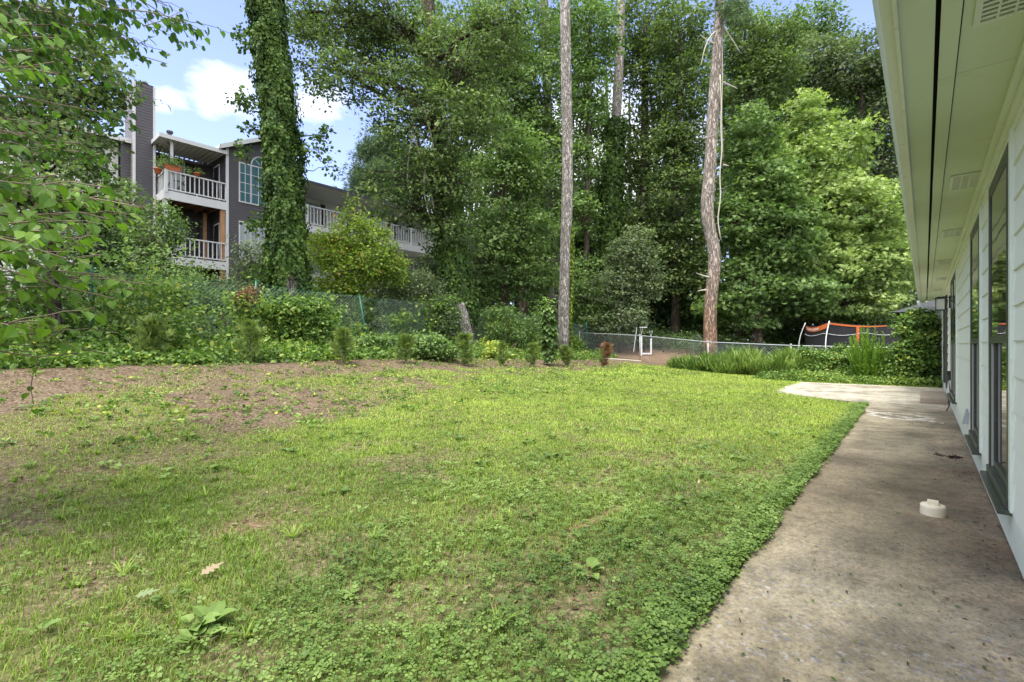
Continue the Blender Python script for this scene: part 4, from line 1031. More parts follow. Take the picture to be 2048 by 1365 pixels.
for u in np.linspace(.08, .95, 8): m_.tube([(.55 - 1.3 * u - .051, -.17, .1 + 1.45 * u), (.55 - 1.3 * u + .051, .17, .1 + 1.45 * u)], .014, 5)
m_.build('rungs', 'galv', e)
p0 = pix(1168, 650, 31.5)
e = empty('red_kayak', (p0[0], p0[1], gz(p0[0], p0[1])), 'small red plastic slide top behind the green fence by the tall pine', 'toy'); e.name = 'play_slide'
zt = p0[2] - gz(p0[0], p0[1])
m_ = MB(); m_.hexa([(-.30, -.2, zt - .05), (.30, -.2, zt - .02), (-.30, .3, zt - .05), (.30, .3, zt - .02), (-.30, -.2, zt + .05), (.30, -.2, zt + .07), (-.30, .3, zt + .05), (.30, .3, zt + .07)]); m_.build('slide_top', 'red', e, bevel=.02)
m_ = MB(); m_.tube([(-.2, .1, zt - .06), (-.3, .1, 0)], .03, 6); m_.tube([(.2, .1, zt - .03), (.3, .1, 0)], .03, 6); m_.build('support', 'green_metal', e)
# concrete edging strip on the bare ground by the fence
a, b_ = np.array(on_px(1152, 21.8)), np.array(on_px(1282, 22.3)); P = np.linspace(a, b_, 8); P[:, 2] = ground_z(P[:, 0], P[:, 1]) + .02
m_ = MB(); m_.tube(P - a, .035, 6); o = m_.build('landscape_timber', 'twig_pale', None, at=tuple(a)); tag(o, 'pale weathered edging pole lying on bare soil by the fence end post', 'edging')
# neighbour's house beyond the vines on the right
n0 = st(30, 1.7, -.3); nb = empty('neighbour_house', n0, 'small dark shingled roof of a neighbouring house above the vine thicket', 'house', None, ROT)
m_ = MB(); m_.box(-1.5, 6, -6, 2.3, 0, 2.9); m_.build('wall', 'siding_pale', nb)
m_ = MB(); m_.hexa([(-2, -6.4, 2.98), (6.4, -6.4, 2.98), (-2, 2.9, 2.98), (6.4, 2.9, 2.98), (0.4, -2.2, 4.4), (4.2, -2.2, 4.4), (0.4, -1.0, 4.4), (4.2, -1.0, 4.4)]); m_.build('roof', 'shingle', nb)

# ------------------------------------------------------------------ trees
def tr_px(pts):   # trunk polyline from rows seen at a known distance, base dropped to the ground
    P = [list(pix(px, py, D)) for px, py, D in pts]; P[0][2] = gz(P[0][0], P[0][1]) - .05
    return P
# 1 ivy clad tree
tp = tr_px([(592, 700, 14.6), (585, 600, 14.6), (577, 480, 14.6), (563, 320, 14.6), (545, 120, 14.6), (532, -40, 14.6), (520, -200, 14.6)])
def ivy1(e, root, P, R):
    gap = lambda Q, C: (Q[:, 2] < 3.2 + .5 * rng.random(len(Q))) & (Q[:, 2] > 2.2 - .4 * rng.random(len(Q))) & (np.abs(np.arctan2(Q[:, 1] - C[:, 1], Q[:, 0] - C[:, 0]) + 1.15) < .30 * (.6 + .8 * rng.random(len(Q))))
    ivy_sheath(P, R, root, 1.0, 14.5, .27, 46000, .10, gap=gap, parent=e)
    mb = MB()
    for (px, py, r, n) in ((495, 200, .30, 16), (505, 260, .22, 8), (486, 300, .18, 6), (520, 450, .35, 14), (528, 560, .4, 16), (500, 90, .28, 8), (635, 300, .35, 9), (665, 335, .22, 4), (640, 270, .2, 4), (655, 265, .15, 3), (620, 600, .4, 20), (475, 60, .2, 4)):
        c = np.array(pix(px, py, 14.4)); C = c + rnd(n, .5) * r; foliage(mb, C - root, r * .7, 16, .10, 'broad', .7, .4)
        j = np.argmin(np.linalg.norm(P - c, axis=1)); mb.tube(shifted(curve(P[j], c, .08, 5, .06), root), np.linspace(.02, .006, 5), 4, v=.1)
    mb.build('side_shoots', 'leaf_ivy', e)
tree('ivy_covered_tree', 'tall leaning trunk completely clad in ivy, just left of centre behind the fence', 'tree', tp, [.40, .33, .30, .28, .28, .27, .25], [], 0, 0, .1, .1, bark='bark_pine', extra=ivy1, k=12)
# 2 big oak with drooping limbs
tp = tr_px([(930, 690, 19), (925, 620, 19), (905, 520, 19.3), (888, 380, 19.5), (876, 250, 19.8), (862, 100, 20), (850, -120, 20.2)])
def oak_x(e, root, P, R):
    ivy_sheath(P, R, root, 2.0, 9.0, .25, 7500, .13, parent=e, name='ivy')
    mb = MB()
    for pts in ([(828, 215), (826, 260), (818, 310), (812, 350), (820, 400)], [(826, 260), (835, 300), (850, 340), (862, 380), (868, 420)], [(826, 250), (840, 270), (858, 300)], [(850, 340), (846, 380), (858, 430)], [(846, 210), (870, 300), (868, 380)]):
        mb.tube(shifted(poly([pix(a, b2, 18.0) for a, b2 in pts], 9), root), np.linspace(.035, .012, 9), 5)
    mb.build('dead_branch', 'twig_pale', e)
tree('spreading_oak', 'big dark oak with drooping limbs spreading left over the apartment roof', 'tree', tp, [.50, .40, .36, .33, .30, .26, .2],
     [lob(700, 40, 19, 110, 70), lob(640, 110, 18.5, 50, 60), lob(705, 150, 18, 60, 45), lob(790, 60, 19.5, 90, 90), lob(800, 190, 18, 70, 70), lob(860, 250, 18, 85, 70), lob(930, 120, 19, 90, 100),
      lob(960, 240, 18.6, 60, 60), lob(830, 360, 18.5, 75, 50), lob(900, 360, 18, 60, 60), lob(800, 410, 18.8, 70, 28), lob(600, 25, 18.5, 50, 35), lob(1000, 50, 19, 50, 80), lob(890, 450, 18.6, 50, 40)],
     930, 42, .115, .55, 'leaf_dark', 'bark', droop=.25, wood=.45, shell=.35, extra=oak_x, tint=.02)
# 3 straight pine
def pine1(e, root, P, R):
    ivy_sheath(P, R, root, 0.7, 6.6, .10, 2300, .12, side=(.3, 2.0), parent=e, leaf='leaf_lime', name='ivy')
tp = tr_px([(1127, 700, 22), (1128, 640, 22), (1131, 500, 22), (1136, 350, 22), (1133, 200, 22), (1130, 0, 22), (1127, -250, 22)])
tree('straight_pine', 'straight bare grey pine trunk with an ivy strip, at the fence corner', 'tree', tp, [.29, .26, .255, .245, .235, .225, .21], [], 0, 0, .1, .1, bark='bark_pine', extra=pine1, k=14)
# 4 far pine with ivy on its lower trunk
def pine2(e, root, P, R):
    ivy_sheath(P, R, root, 1.0, 15.2, .50, 9500, .19, parent=e, name='ivy')
tp = tr_px([(1213, 700, 30), (1215, 600, 30), (1222, 400, 30), (1232, 240, 30), (1240, 100, 30), (1244, -60, 30), (1248, -150, 30)])
tree('ivy_footed_pine', 'slim pale pine trunk with thick ivy over its lower half, deep in the wood', 'tree', tp, [.36, .34, .32, .30, .28, .24, .22], [], 0, 0, .1, .1, bark='bark_pine', extra=pine2, k=12)
# 5 crooked pine
def pine3(e, root, P, R):
    mb = MB()
    mb.tube(shifted(poly([pix(a, b2, 23.7) for a, b2 in ((1440, 150), (1443, 210), (1441, 260), (1445, 300), (1438, 350), (1443, 400), (1434, 430), (1436, 455), (1442, 480))], 22), root), .030, 6)
    mb.tube(shifted(poly([pix(a, b2, 23.8) for a, b2 in ((1442, 60), (1446, 130), (1443, 230), (1446, 320))], 12), root), .018, 5); mb.build('hanging_vine', 'twig_pale', e, True)
    mb = MB()
    for pts in ([(1420, 555), (1400, 550), (1392, 546)], [(1412, 580), (1395, 582)], [(1428, 270), (1405, 278)], [(1446, 330), (1458, 332)],
                [(1436, 60), (1418, 68), (1408, 100), (1402, 130)], [(1444, 50), (1465, 80), (1480, 105)], [(1444, 30), (1470, 10), (1500, -20)], [(1438, 90), (1420, 85), (1400, 70)], [(1446, 165), (1470, 175), (1475, 178)]):
        mb = MB(); mb.tube(shifted(poly([pix(a, b2, 23.9) for a, b2 in pts], 6), root), np.linspace(.05, .012, 6), 5); mb.build('dead_branch', 'twig_pale', e)
    mb = MB(); C = np.array([pix(1465 + rng.normal() * 16, 22 + rng.normal() * 14, 24 + rng.normal() * .5) for _ in range(40)]); foliage(mb, C - root, .3, 26, .22, 'needles', .7, .3); mb.build('needles', 'needle', e)
tp = tr_px([(1421, 715, 24), (1420, 620, 24), (1423, 570, 24), (1433, 528, 24), (1431, 495, 24), (1417, 462, 24), (1412, 425, 24), (1420, 350, 24), (1424, 260, 24), (1432, 150, 24), (1441, 0, 24), (1450, -170, 24)])
tree('crooked_pine', 'reddish pine trunk with a kink halfway up and a pale vine hanging beside it', 'tree', tp, [.35, .31, .29, .30, .31, .29, .28, .27, .25, .22, .20, .18], [], 0, 0, .1, .1, bark='bark_red', extra=pine3, k=14)
# 6 grey trunk behind the straight pine
tp = tr_px([(1112, 690, 33), (1108, 500, 33), (1102, 330, 33), (1094, 200, 33), (1090, 60, 33), (1086, -150, 33)])
tree('grey_pine', 'thin grey pine trunk just left of the straight pine', 'tree', tp, [.40, .38, .33, .30, .28, .24], [lob(1075, 20, 33, 45, 25), lob(1100, 440, 33, 60, 60), lob(1140, 120, 34, 55, 60)], 150, 36, .17, .7, 'leaf_dark', 'bark_pine')
# hardwoods making the wood; each given by the crown it shows
def hw(name, label, base, D, trunk_r, lobes, ncl, nl=40, size=.16, rc=.75, leaf='leaf_mid', bark='bark', top=None, **k_):
    bx = base; tx_ = lobes[0][0] if top is None else top[0]; tyy = min(l[1] for l in lobes) if top is None else top[1]
    pts = [(bx, 700, D), (bx + (tx_ - bx) * .25, 560, D), (bx + (tx_ - bx) * .6, (560 + tyy) / 2, D), (tx_, tyy, D)]
    tree(name, label, 'tree', tr_px(pts), [trunk_r, trunk_r * .85, trunk_r * .65, trunk_r * .3], [lob(l[0], l[1], l[4] if len(l) > 4 else D, l[2], l[3]) for l in lobes], ncl, nl, size, rc, leaf, bark, group=None, **k_)
hw('wood_edge_maple', 'light green maple left of the straight pine, leaning towards the apartments', 1010, 24, .18, [(1000, 380, 70, 80), (960, 520, 90, 60), (1040, 470, 70, 60), (1000, 290, 55, 60), (1060, 560, 60, 45), (930, 600, 60, 35), (1060, 330, 50, 60), (890, 540, 40, 50)], 620, 40, .15, .62, 'leaf_mid', tint=.12)
hw('tall_maple', 'tall maple filling the gap between the oak and the straight pine', 1050, 30, .28, [(1030, 60, 70, 80), (1080, 170, 55, 70), (1010, 200, 70, 70), (1060, 280, 60, 60), (1095, 380, 45, 60), (980, 110, 60, 60), (1085, 520, 40, 60)], 560, 38, .18, .8, 'leaf_mid')
hw('ragged_maple', 'maple with ragged pale leaves between the straight pine and the ivy-footed pine', 1170, 28, .18, [(1180, 60, 50, 70), (1170, 190, 40, 60), (1172, 320, 28, 40), (1160, 430, 32, 45), (1162, 560, 38, 50), (1165, 640, 40, 30)], 380, 38, .17, .75, 'leaf_mid', tint=.06)
hw('dark_trunk_oak', 'dark oak whose blackish trunk stands right of the ivy-footed pine', 1288, 32, .40, [(1290, 40, 60, 60), (1310, 160, 55, 70), (1270, 260, 40, 50), (1300, 330, 60, 45), (1280, 470, 60, 60), (1330, 560, 60, 50), (1250, 120, 35, 60)], 520, 38, .19, .85, 'leaf_dark')
hw('vine_hung_oak', 'dark hardwood hung with vines left of the crooked pine', 1350, 30, .30, [(1360, 60, 50, 60), (1370, 170, 50, 60), (1380, 260, 45, 60), (1350, 400, 55, 80), (1330, 520, 50, 70), (1385, 560, 40, 60), (1350, 300, 40, 50)], 560, 38, .18, .8, 'leaf_dark', tint=.04)
hw('slim_oak', 'slim oak whose crown shows just right of the crooked pine top', 1475, 31, .22, [(1490, 90, 45, 60), (1500, 190, 55, 60), (1480, 290, 40, 60), (1540, 150, 50, 60), (1560, 70, 40, 35)], 430, 38, .18, .8, 'leaf_dark', tint=.06)
hw('low_branching_gum', 'mid green sweetgum with low boughs and dark trunk right of the crooked pine', 1514, 25, .30, [(1500, 560, 60, 55), (1480, 440, 50, 60), (1530, 350, 60, 60), (1560, 470, 70, 70), (1590, 580, 70, 40), (1500, 270, 45, 60), (1460, 610, 45, 25), (1500, 640, 40, 12)], 820, 40, .16, .62, 'leaf_mid', 'bark', kind='star', tint=.05)
hw('bright_sweetgum', 'bright light-green sweetgum with a cone-shaped crown left of the house eave', 1650, 27, .28, [(1610, 235, 38, 50), (1600, 330, 75, 60), (1680, 300, 55, 60), (1640, 420, 100, 70), (1730, 430, 60, 70), (1620, 530, 110, 60), (1740, 540, 80, 60), (1680, 610, 90, 28), (1570, 410, 50, 60), (1780, 480, 40, 50)], 1500, 36, .165, .60, 'leaf_bright', 'bark', kind='star', tint=.20)
hw('high_grey_oak', 'tall greyish oak rising behind the bright sweetgum beside the eave', 1740, 37, .40, [(1720, 130, 60, 60), (1780, 230, 60, 80), (1660, 150, 60, 50), (1790, 350, 60, 80), (1820, 480, 50, 80), (1610, 120, 50, 45), (1770, 150, 40, 50)], 800, 36, .21, .95, 'leaf_grey')
hw('back_tulip_tree', 'high airy tree crown against the blue gap left of the eave top', 1600, 42, .35, [(1560, 130, 50, 60), (1620, 50, 50, 35), (1660, 80, 40, 35), (1500, 60, 40, 50), (1590, 190, 60, 40)], 420, 34, .23, 1.0, 'leaf_mid')
hw('far_left_wood_maple', 'maple behind the apartment gallery roof, right of the shaggy pine', 940, 36, .3, [(900, 180, 60, 80), (960, 60, 60, 60), (930, 330, 60, 60), (870, 60, 60, 60)], 420, 36, .2, .95, 'leaf_mid')
hw('gallery_screen_tree', 'small dark tree in front of the gallery railing', 880, 20.5, .12, [(900, 500, 45, 55), (860, 560, 60, 35), (830, 590, 50, 30), (790, 560, 40, 30)], 230, 36, .11, .45, 'leaf_grey', tint=-.08)
hw('understory_tree', 'grey-green understory tree with fine twigs right of the ivy-footed pine', 1240, 25.5, .10, [(1260, 510, 45, 35), (1230, 570, 50, 40), (1280, 560, 40, 50), (1240, 640, 60, 40), (1270, 470, 30, 20)], 330, 36, .12, .5, 'leaf_grey', tint=.08)
hw('shade_sapling', 'leggy sapling with pale leaves in the shade behind the silver fence', 1160, 26, .06, [(1170, 600, 40, 30), (1190, 650, 35, 30), (1150, 560, 30, 25)], 120, 30, .12, .5, 'leaf_mid', tint=.1)
hw('right_understory', 'low spreading tree behind the trampoline', 1700, 31, .2, [(1640, 620, 60, 25), (1720, 610, 80, 35), (1800, 600, 60, 40), (1830, 560, 40, 50), (1580, 640, 40, 30), (1760, 650, 50, 20)], 520, 36, .17, .75, 'leaf_grey', tint=.05)
hw('veil_poplar', 'tall thin-crowned hardwood far back between the two straight pines', 1180, 40, .3, [(1175, 240, 45, 50), (1180, 370, 30, 50), (1180, 480, 50, 60), (1110, 300, 40, 50), (1120, 450, 50, 60), (1100, 560, 60, 60), (1130, 60, 40, 40)], 680, 36, .21, .85, 'leaf_mid', flat=.8)
hw('deep_shade_oak', 'deep shaded oak far back between the dark oak and crooked pine', 1330, 42, .3, [(1330, 120, 50, 50), (1400, 120, 40, 60), (1340, 250, 50, 50), (1390, 340, 50, 70), (1270, 380, 60, 60), (1340, 440, 60, 60), (1400, 480, 50, 60), (1250, 500, 60, 60)], 680, 36, .21, .9, 'leaf_dark', flat=.8)
hw('left_veil_maple', 'far maple showing between the oak limbs and the grey pine', 1000, 41, .3, [(1010, 120, 60, 60), (960, 200, 50, 60), (1040, 260, 60, 60), (1060, 400, 50, 50), (940, 500, 60, 50)], 700, 36, .21, .9, 'leaf_mid', flat=.8)
hw('eave_gap_oak', 'pale distant oak crown filling the notch below the blue gap', 1560, 45, .3, [(1530, 200, 60, 50), (1600, 240, 60, 50), (1660, 220, 60, 50), (1720, 220, 50, 60), (1500, 320, 50, 60), (1570, 340, 60, 50), (1450, 180, 40, 60)], 600, 34, .23, .95, 'leaf_mid', flat=.8)
# young lime green tree
hw('young_lime_tree', 'young bright lime-green tree standing behind the fence right of the ivy-clad trunk', 699, 16.5, .055, [(710, 415, 10, 22), (705, 445, 20, 26), (690, 485, 40, 30), (740, 470, 30, 28), (660, 510, 38, 30), (720, 530, 70, 38), (770, 520, 32, 34), (690, 575, 55, 22), (640, 475, 18, 18), (790, 545, 22, 20)], 520, 34, .085, .30, 'leaf_lime', 'twig', shell=.3, tint=.10, up=.5, flat=.7)
# shaggy pine beyond the roof
tp = tr_px([(800, 690, 46), (790, 500, 46), (775, 380, 46), (768, 255, 46)])
tree('shaggy_pine', 'shaggy long-needled pine rising behind the apartment roof', 'tree', tp, [.35, .3, .22, .08], [lob(765, 280, 46, 30, 18), lob(750, 310, 46, 32, 18), lob(795, 310, 46, 30, 22), lob(735, 350, 46, 28, 14), lob(780, 350, 46, 50, 18), lob(720, 378, 46, 18, 9), lob(770, 385, 46, 50, 14), lob(830, 340, 46, 40, 40)], 330, 30, .42, .9, 'needle', 'bark', kind='needles', flat=.7)
# left: thicket in front of the apartments
hw('dark_left_tree', 'dense dark broad-leaved tree at the far left in front of the white siding', 120, 9.2, .10, [(60, 60, 90, 60), (150, 160, 90, 60), (60, 250, 90, 70), (165, 290, 60, 55), (120, 380, 100, 45), (200, 400, 40, 40), (30, 400, 60, 50), (215, 110, 40, 28), (170, 210, 45, 40), (150, 50, 60, 40), (190, 160, 26, 24)], 400, 28, .075, .26, 'leaf_dark', 'bark_dark', kind='broad', shell=.25, wood=.6, tint=.05, up=.5, flat=.7)
hw('balcony_side_tree', 'feathery green tree covering the lower left corner of the balconies', 330, 15.5, .08, [(310, 480, 45, 38), (345, 455, 25, 28), (290, 545, 65, 35), (350, 580, 60, 24), (420, 598, 50, 16), (240, 470, 40, 50), (320, 425, 18, 20), (250, 400, 30, 40), (385, 560, 30, 14)], 560, 34, .075, .30, 'leaf_mid', 'twig', shell=.3, tint=.0, flat=.7)
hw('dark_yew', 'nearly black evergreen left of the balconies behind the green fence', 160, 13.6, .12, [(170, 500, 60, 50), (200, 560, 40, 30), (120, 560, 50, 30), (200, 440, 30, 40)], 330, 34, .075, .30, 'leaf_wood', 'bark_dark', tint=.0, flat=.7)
hw('window_shrub', 'loose shrub growing up the charcoal wall left of the ivy-clad trunk', 500, 17, .04, [(500, 560, 30, 40), (460, 590, 50, 28), (530, 520, 22, 40), (490, 500, 15, 22), (400, 600, 60, 25)], 330, 26, .085, .32, 'leaf_grey', 'twig', flat=.7)

# near redbud whose trunk stands left of the frame
root = (-5.2, 2.6, gz(-5.2, 2.6)); rb = empty('overhanging_redbud', root, 'near tree at the left edge with large heart-shaped leaves hanging into view', 'tree')
R0 = np.array(root); tw = MB(); lf = MB(); lm2 = MB()
tr_p = poly([R0 + (0, 0, -.1), R0 + (.1, .1, 1.2), R0 + (.05, .3, 2.6), R0 + (.4, .6, 4.6)], 12); tw.tube(tr_p - R0, np.linspace(.14, .06, 12), 10, jit=.05)
def bough(a, b_, n, sag, r, lsz, step=.07, side=.30, vb=.62, tgt=None):
    P = curve(a, b_, sag, 12, .018); tw.tube(P - R0, np.linspace(r, .004, 12), 5)
    d = P[-1] - P[0]; L_ = np.linalg.norm(d); m2 = int(L_ * .8 / .20)
    subs = [P[4:]]
    for q in range(m2):
        u = .3 + .7 * (q + rng.random()) / m2; base = P[min(11, int(u * 11))]
        dr = nrm(np.array([[d[0] * .6 + rng.normal() * .45 * L_, d[1] * .6 + rng.normal() * .45 * L_, rng.normal() * .14 * L_ - .06]]))[0]
        l2 = side * (1.4 - u * .7) * (.7 + .6 * rng.random()); q_ = curve(base, base + dr * l2, .05, 6, .03); tw.tube(q_ - R0, np.linspace(.005, .002, 6), 3, cap=False); subs.append(q_)
    for Q in subs:
        Lq = np.linalg.norm(np.diff(Q, axis=0), axis=1).sum(); k_ = max(3, int(Lq / step)); uu = (np.arange(k_) + rng.random(k_) * .5) / k_ * (len(Q) - 1)
        C = np.stack([np.interp(uu, np.arange(len(Q)), Q[:, i_]) for i_ in range(3)], 1)
        dirn = nrm(np.gradient(Q, axis=0))[np.clip(uu.astype(int), 0, len(Q) - 1)]
        alt = np.where(np.arange(k_) % 2 == 0, 1, -1)[:, None]; sidev = nrm(np.cross(dirn, [0, 0, 1.0]))
        T = dirn * .55 + sidev * alt * .6 + rnd(k_, .18); T[:, 2] -= .75
        Nn = rnd(k_, .38) + dirn * .5; Nn[:, 2] += .8
        leaves(tgt or lf, C - R0 + T * .02, T, Nn, lsz * (.7 + .5 * rng.random(k_)), 'heart', np.clip(vb + rng.normal(size=k_) * .16, 0, 1))
# low sprays, backlit glow put into a brighter leaf tint
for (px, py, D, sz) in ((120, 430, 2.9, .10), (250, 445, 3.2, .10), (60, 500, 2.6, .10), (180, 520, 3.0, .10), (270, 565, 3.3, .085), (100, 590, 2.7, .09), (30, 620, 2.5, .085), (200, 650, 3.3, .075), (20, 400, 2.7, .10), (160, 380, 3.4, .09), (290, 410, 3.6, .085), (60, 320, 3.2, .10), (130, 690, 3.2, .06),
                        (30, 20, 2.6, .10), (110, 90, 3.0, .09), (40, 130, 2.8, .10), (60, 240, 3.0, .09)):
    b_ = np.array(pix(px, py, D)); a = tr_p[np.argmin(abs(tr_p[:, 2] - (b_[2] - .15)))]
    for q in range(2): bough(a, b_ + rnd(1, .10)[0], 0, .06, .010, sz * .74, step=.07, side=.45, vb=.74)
# higher boughs, further, silhouette darkness put into the leaf tint
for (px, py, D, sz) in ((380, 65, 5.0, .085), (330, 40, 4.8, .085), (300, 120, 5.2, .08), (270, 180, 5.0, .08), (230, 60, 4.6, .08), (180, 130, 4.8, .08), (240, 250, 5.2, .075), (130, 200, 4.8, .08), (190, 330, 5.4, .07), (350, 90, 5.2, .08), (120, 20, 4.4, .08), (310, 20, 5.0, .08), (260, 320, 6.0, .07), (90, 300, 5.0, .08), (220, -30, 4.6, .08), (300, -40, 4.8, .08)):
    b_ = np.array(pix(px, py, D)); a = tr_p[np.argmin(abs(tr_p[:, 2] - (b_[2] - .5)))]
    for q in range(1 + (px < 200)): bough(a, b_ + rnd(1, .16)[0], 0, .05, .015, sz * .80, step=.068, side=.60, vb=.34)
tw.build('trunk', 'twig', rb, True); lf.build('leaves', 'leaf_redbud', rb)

# ------------------------------------------------------------------ woodland mass behind
mb = MB(); tb = MB()
cs, ds, vs_ = [], [], []
for q in range(130):
    D = rng.uniform(38, 62); px = rng.uniform(820, 1960); x = (px - CX) / F * D; topy = rng.uniform(300, 520) if px < 1420 else rng.uniform(200, 420)
    ztop = H0 + (HY - topy) / F * D; z0 = gz(x, D); n = 26
    tb.tube(np.array([(x, D, z0 - .2), (x + rng.normal() * .5, D, ztop * .55), (x + rng.normal() * .8, D, ztop + rng.uniform(0, 8))]), [.32, .24, .1], 6, v=.1)
    C = np.stack([x + rng.normal(size=n) * 2.2, D + rng.normal(size=n) * 2.0, z0 + (ztop - z0) * rng.random(n) ** .8], 1); cs.append(C)
for q in range(46):      # low dark under-growth right behind the fence
    D = rng.uniform(31, 38); px = rng.uniform(1000, 1900); x = (px - CX) / F * D; n = 16
    C = np.stack([x + rng.normal(size=n) * 1.8, D + rng.normal(size=n) * 1.2, gz(x, D) + rng.random(n) * rng.uniform(1.5, 5.0)], 1); cs.append(C)
for q in range(60):      # behind the left bank under the apartments
    s_ = rng.uniform(-4, 24); t_ = rng.uniform(-21.5, -15.5); w_ = st(s_, t_); n = 12
    C = np.stack([w_[0] + rng.normal(size=n) * 1.0, w_[1] + rng.normal(size=n) * 1.0, gz(w_[0], w_[1]) + rng.random(n) * rng.uniform(.8, 1.9)], 1); cs.append(C)
C = np.vstack(cs); far = C[:, 1] > 30
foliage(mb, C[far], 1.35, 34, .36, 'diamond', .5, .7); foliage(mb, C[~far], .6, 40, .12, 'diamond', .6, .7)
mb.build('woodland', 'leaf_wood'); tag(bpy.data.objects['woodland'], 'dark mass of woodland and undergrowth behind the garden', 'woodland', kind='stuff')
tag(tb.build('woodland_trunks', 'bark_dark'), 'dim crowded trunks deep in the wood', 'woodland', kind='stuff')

# ------------------------------------------------------------------ saplings along the mulch bed
def cypress_mesh(h, w, n, seed, brown=0.0):
    lx, ly = math.sin(seed * 2.7) * .10, math.cos(seed * 4.1) * .06; taper = .6 + .5 * (math.sin(seed * 5.3) * .5 + .5); low = .25 + .6 * (math.cos(seed * 1.9) * .5 + .5)
    mb = MB(); u = rng.random(n) ** .85; th = rng.random(n) * 6.283
    prof = np.interp(u, [0, .12, .35, .7, .9, 1], [low, .5 + .5 * low, 1.0, taper, taper * .55, .12]) * (.25 + 1.5 * fbm(np.cos(th) * 1.3 + seed, np.sin(th) * 1.3 + u * 4, 1.6, 3))
    r = w / 2 * prof * (.15 + .85 * rng.random(n))
    nb = int(34 + 30 * h); uk = rng.random(nb) ** .9; tk = rng.random(nb) * 6.283
    rk = w / 2 * np.interp(uk, [0, .12, .35, .7, .9, 1], [low, .5 + .5 * low, 1.0, taper, taper * .55, .15]) * rng.uniform(.55, 1.35, nb)
    b_i = rng.integers(0, nb, n); f = rng.uniform(.15, 1.0, n); u = uk[b_i]; th = tk[b_i]; rr_ = rk[b_i] * f
    P = np.stack([rr_ * np.cos(th) + lx * u, rr_ * np.sin(th) + ly * u, .03 + u * h * .82 + rr_ * .75], 1) + rnd(n, .018)
    T = np.stack([np.cos(th), np.sin(th), .8 + rng.normal(size=n) * .3], 1) + rnd(n, .35)
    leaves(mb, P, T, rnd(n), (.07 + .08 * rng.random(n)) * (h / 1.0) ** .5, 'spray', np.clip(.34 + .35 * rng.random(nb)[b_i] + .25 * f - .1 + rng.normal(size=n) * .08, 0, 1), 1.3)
    return mb
saps = [(80, 8.6, .85, .62, 'shaded cypress sapling at the left end of the row, half hidden by leaves'), (295, 9.6, 1.02, .72, 'largest bushy cypress sapling, second from the left of the row'), (503, 10.6, 1.0, .60, 'cypress sapling with an open top, left of the ivy-clad trunk'),
        (683, 11.7, .95, .62, 'cypress sapling against the ivy right of the ivy-clad trunk'), (805, 12.8, .82, .55, 'thin cypress sapling below the gallery'), (933, 13.8, 1.0, .55, 'dense upright cypress sapling below the pale tree stump'),
        (1004, 14.8, .82, .42, 'sparse narrow cypress sapling between two denser ones'), (1062, 15.5, .82, .46, 'egg-shaped cypress sapling left of the leafy tall seedling'), (1133, 17.0, .80, .50, 'small yellow-tipped cypress sapling at the foot of the straight pine')]
for q, (px, D, h, w, lab) in enumerate(saps):
    b0 = on_px(px, D); e = empty('cypress_sapling', b0, lab, 'sapling', 'cypress saplings planted in a row')
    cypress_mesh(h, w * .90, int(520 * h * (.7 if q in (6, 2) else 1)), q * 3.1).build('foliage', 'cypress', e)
    m_ = MB(); m_.tube([(0, 0, -.05), (.01, 0, h * .4), (0, .01, h * .9)], [.014, .010, .004], 5); m_.build('stem', 'twig', e)
b0 = on_px(1209, 18.6); e = empty('cypress_sapling', b0, 'mostly dead rust-brown cypress sapling at the right end of the row', 'sapling', 'cypress saplings planted in a row')
cypress_mesh(.98, .42, 480, 5).build('dead_foliage', 'brown_spray', e)
mb = MB(); n = 90; P = np.stack([-.15 + rng.normal(size=n) * .07, rng.normal(size=n) * .08, .15 + rng.random(n) * .5], 1); leaves(mb, P, rnd(n, .4) + (-.3, 0, .8), rnd(n), .11, 'spray', .6); mb.build('foliage', 'cypress', e)
m_ = MB(); m_.tube([(0, 0, -.05), (.01, 0, .45), (0, .01, 1.1)], [.014, .010, .004], 5); m_.build('stem', 'twig', e)
# tall leafy seedling
b0 = on_px(1098, 16.6); b0 = tuple(b0); e = empty('leafy_seedling', b0, 'tall narrow seedling with large drooping leaves beside the straight pine', 'sapling')
m_ = MB(); m_.tube(poly([(0, 0, -.05), (.03, 0, 1.0), (0, 0, 2.3)], 10), np.linspace(.022, .007, 10), 6); m_.build('stem', 'twig', e)
mb = MB(); n = 210; u = rng.random(n); th = rng.random(n) * 6.28; T = np.stack([np.cos(th), np.sin(th), -.35 - .4 * rng.random(n) + .5 * (u > .85)], 1); P = np.stack([np.cos(th) * .06, np.sin(th) * .06, .15 + u * 2.2], 1)
leaves(mb, P + T * .10 * rng.random(n)[:, None], T, np.stack([np.cos(th), np.sin(th), np.full(n, 1.2)], 1) + rnd(n, .2), np.interp(u, [0, .5, 1], [.16, .27, .13]), 'heart', np.clip(.35 + .5 * (u > .8) + rng.normal(size=n) * .12, 0, 1)); mb.build('leaves', 'leaf_mid', e)

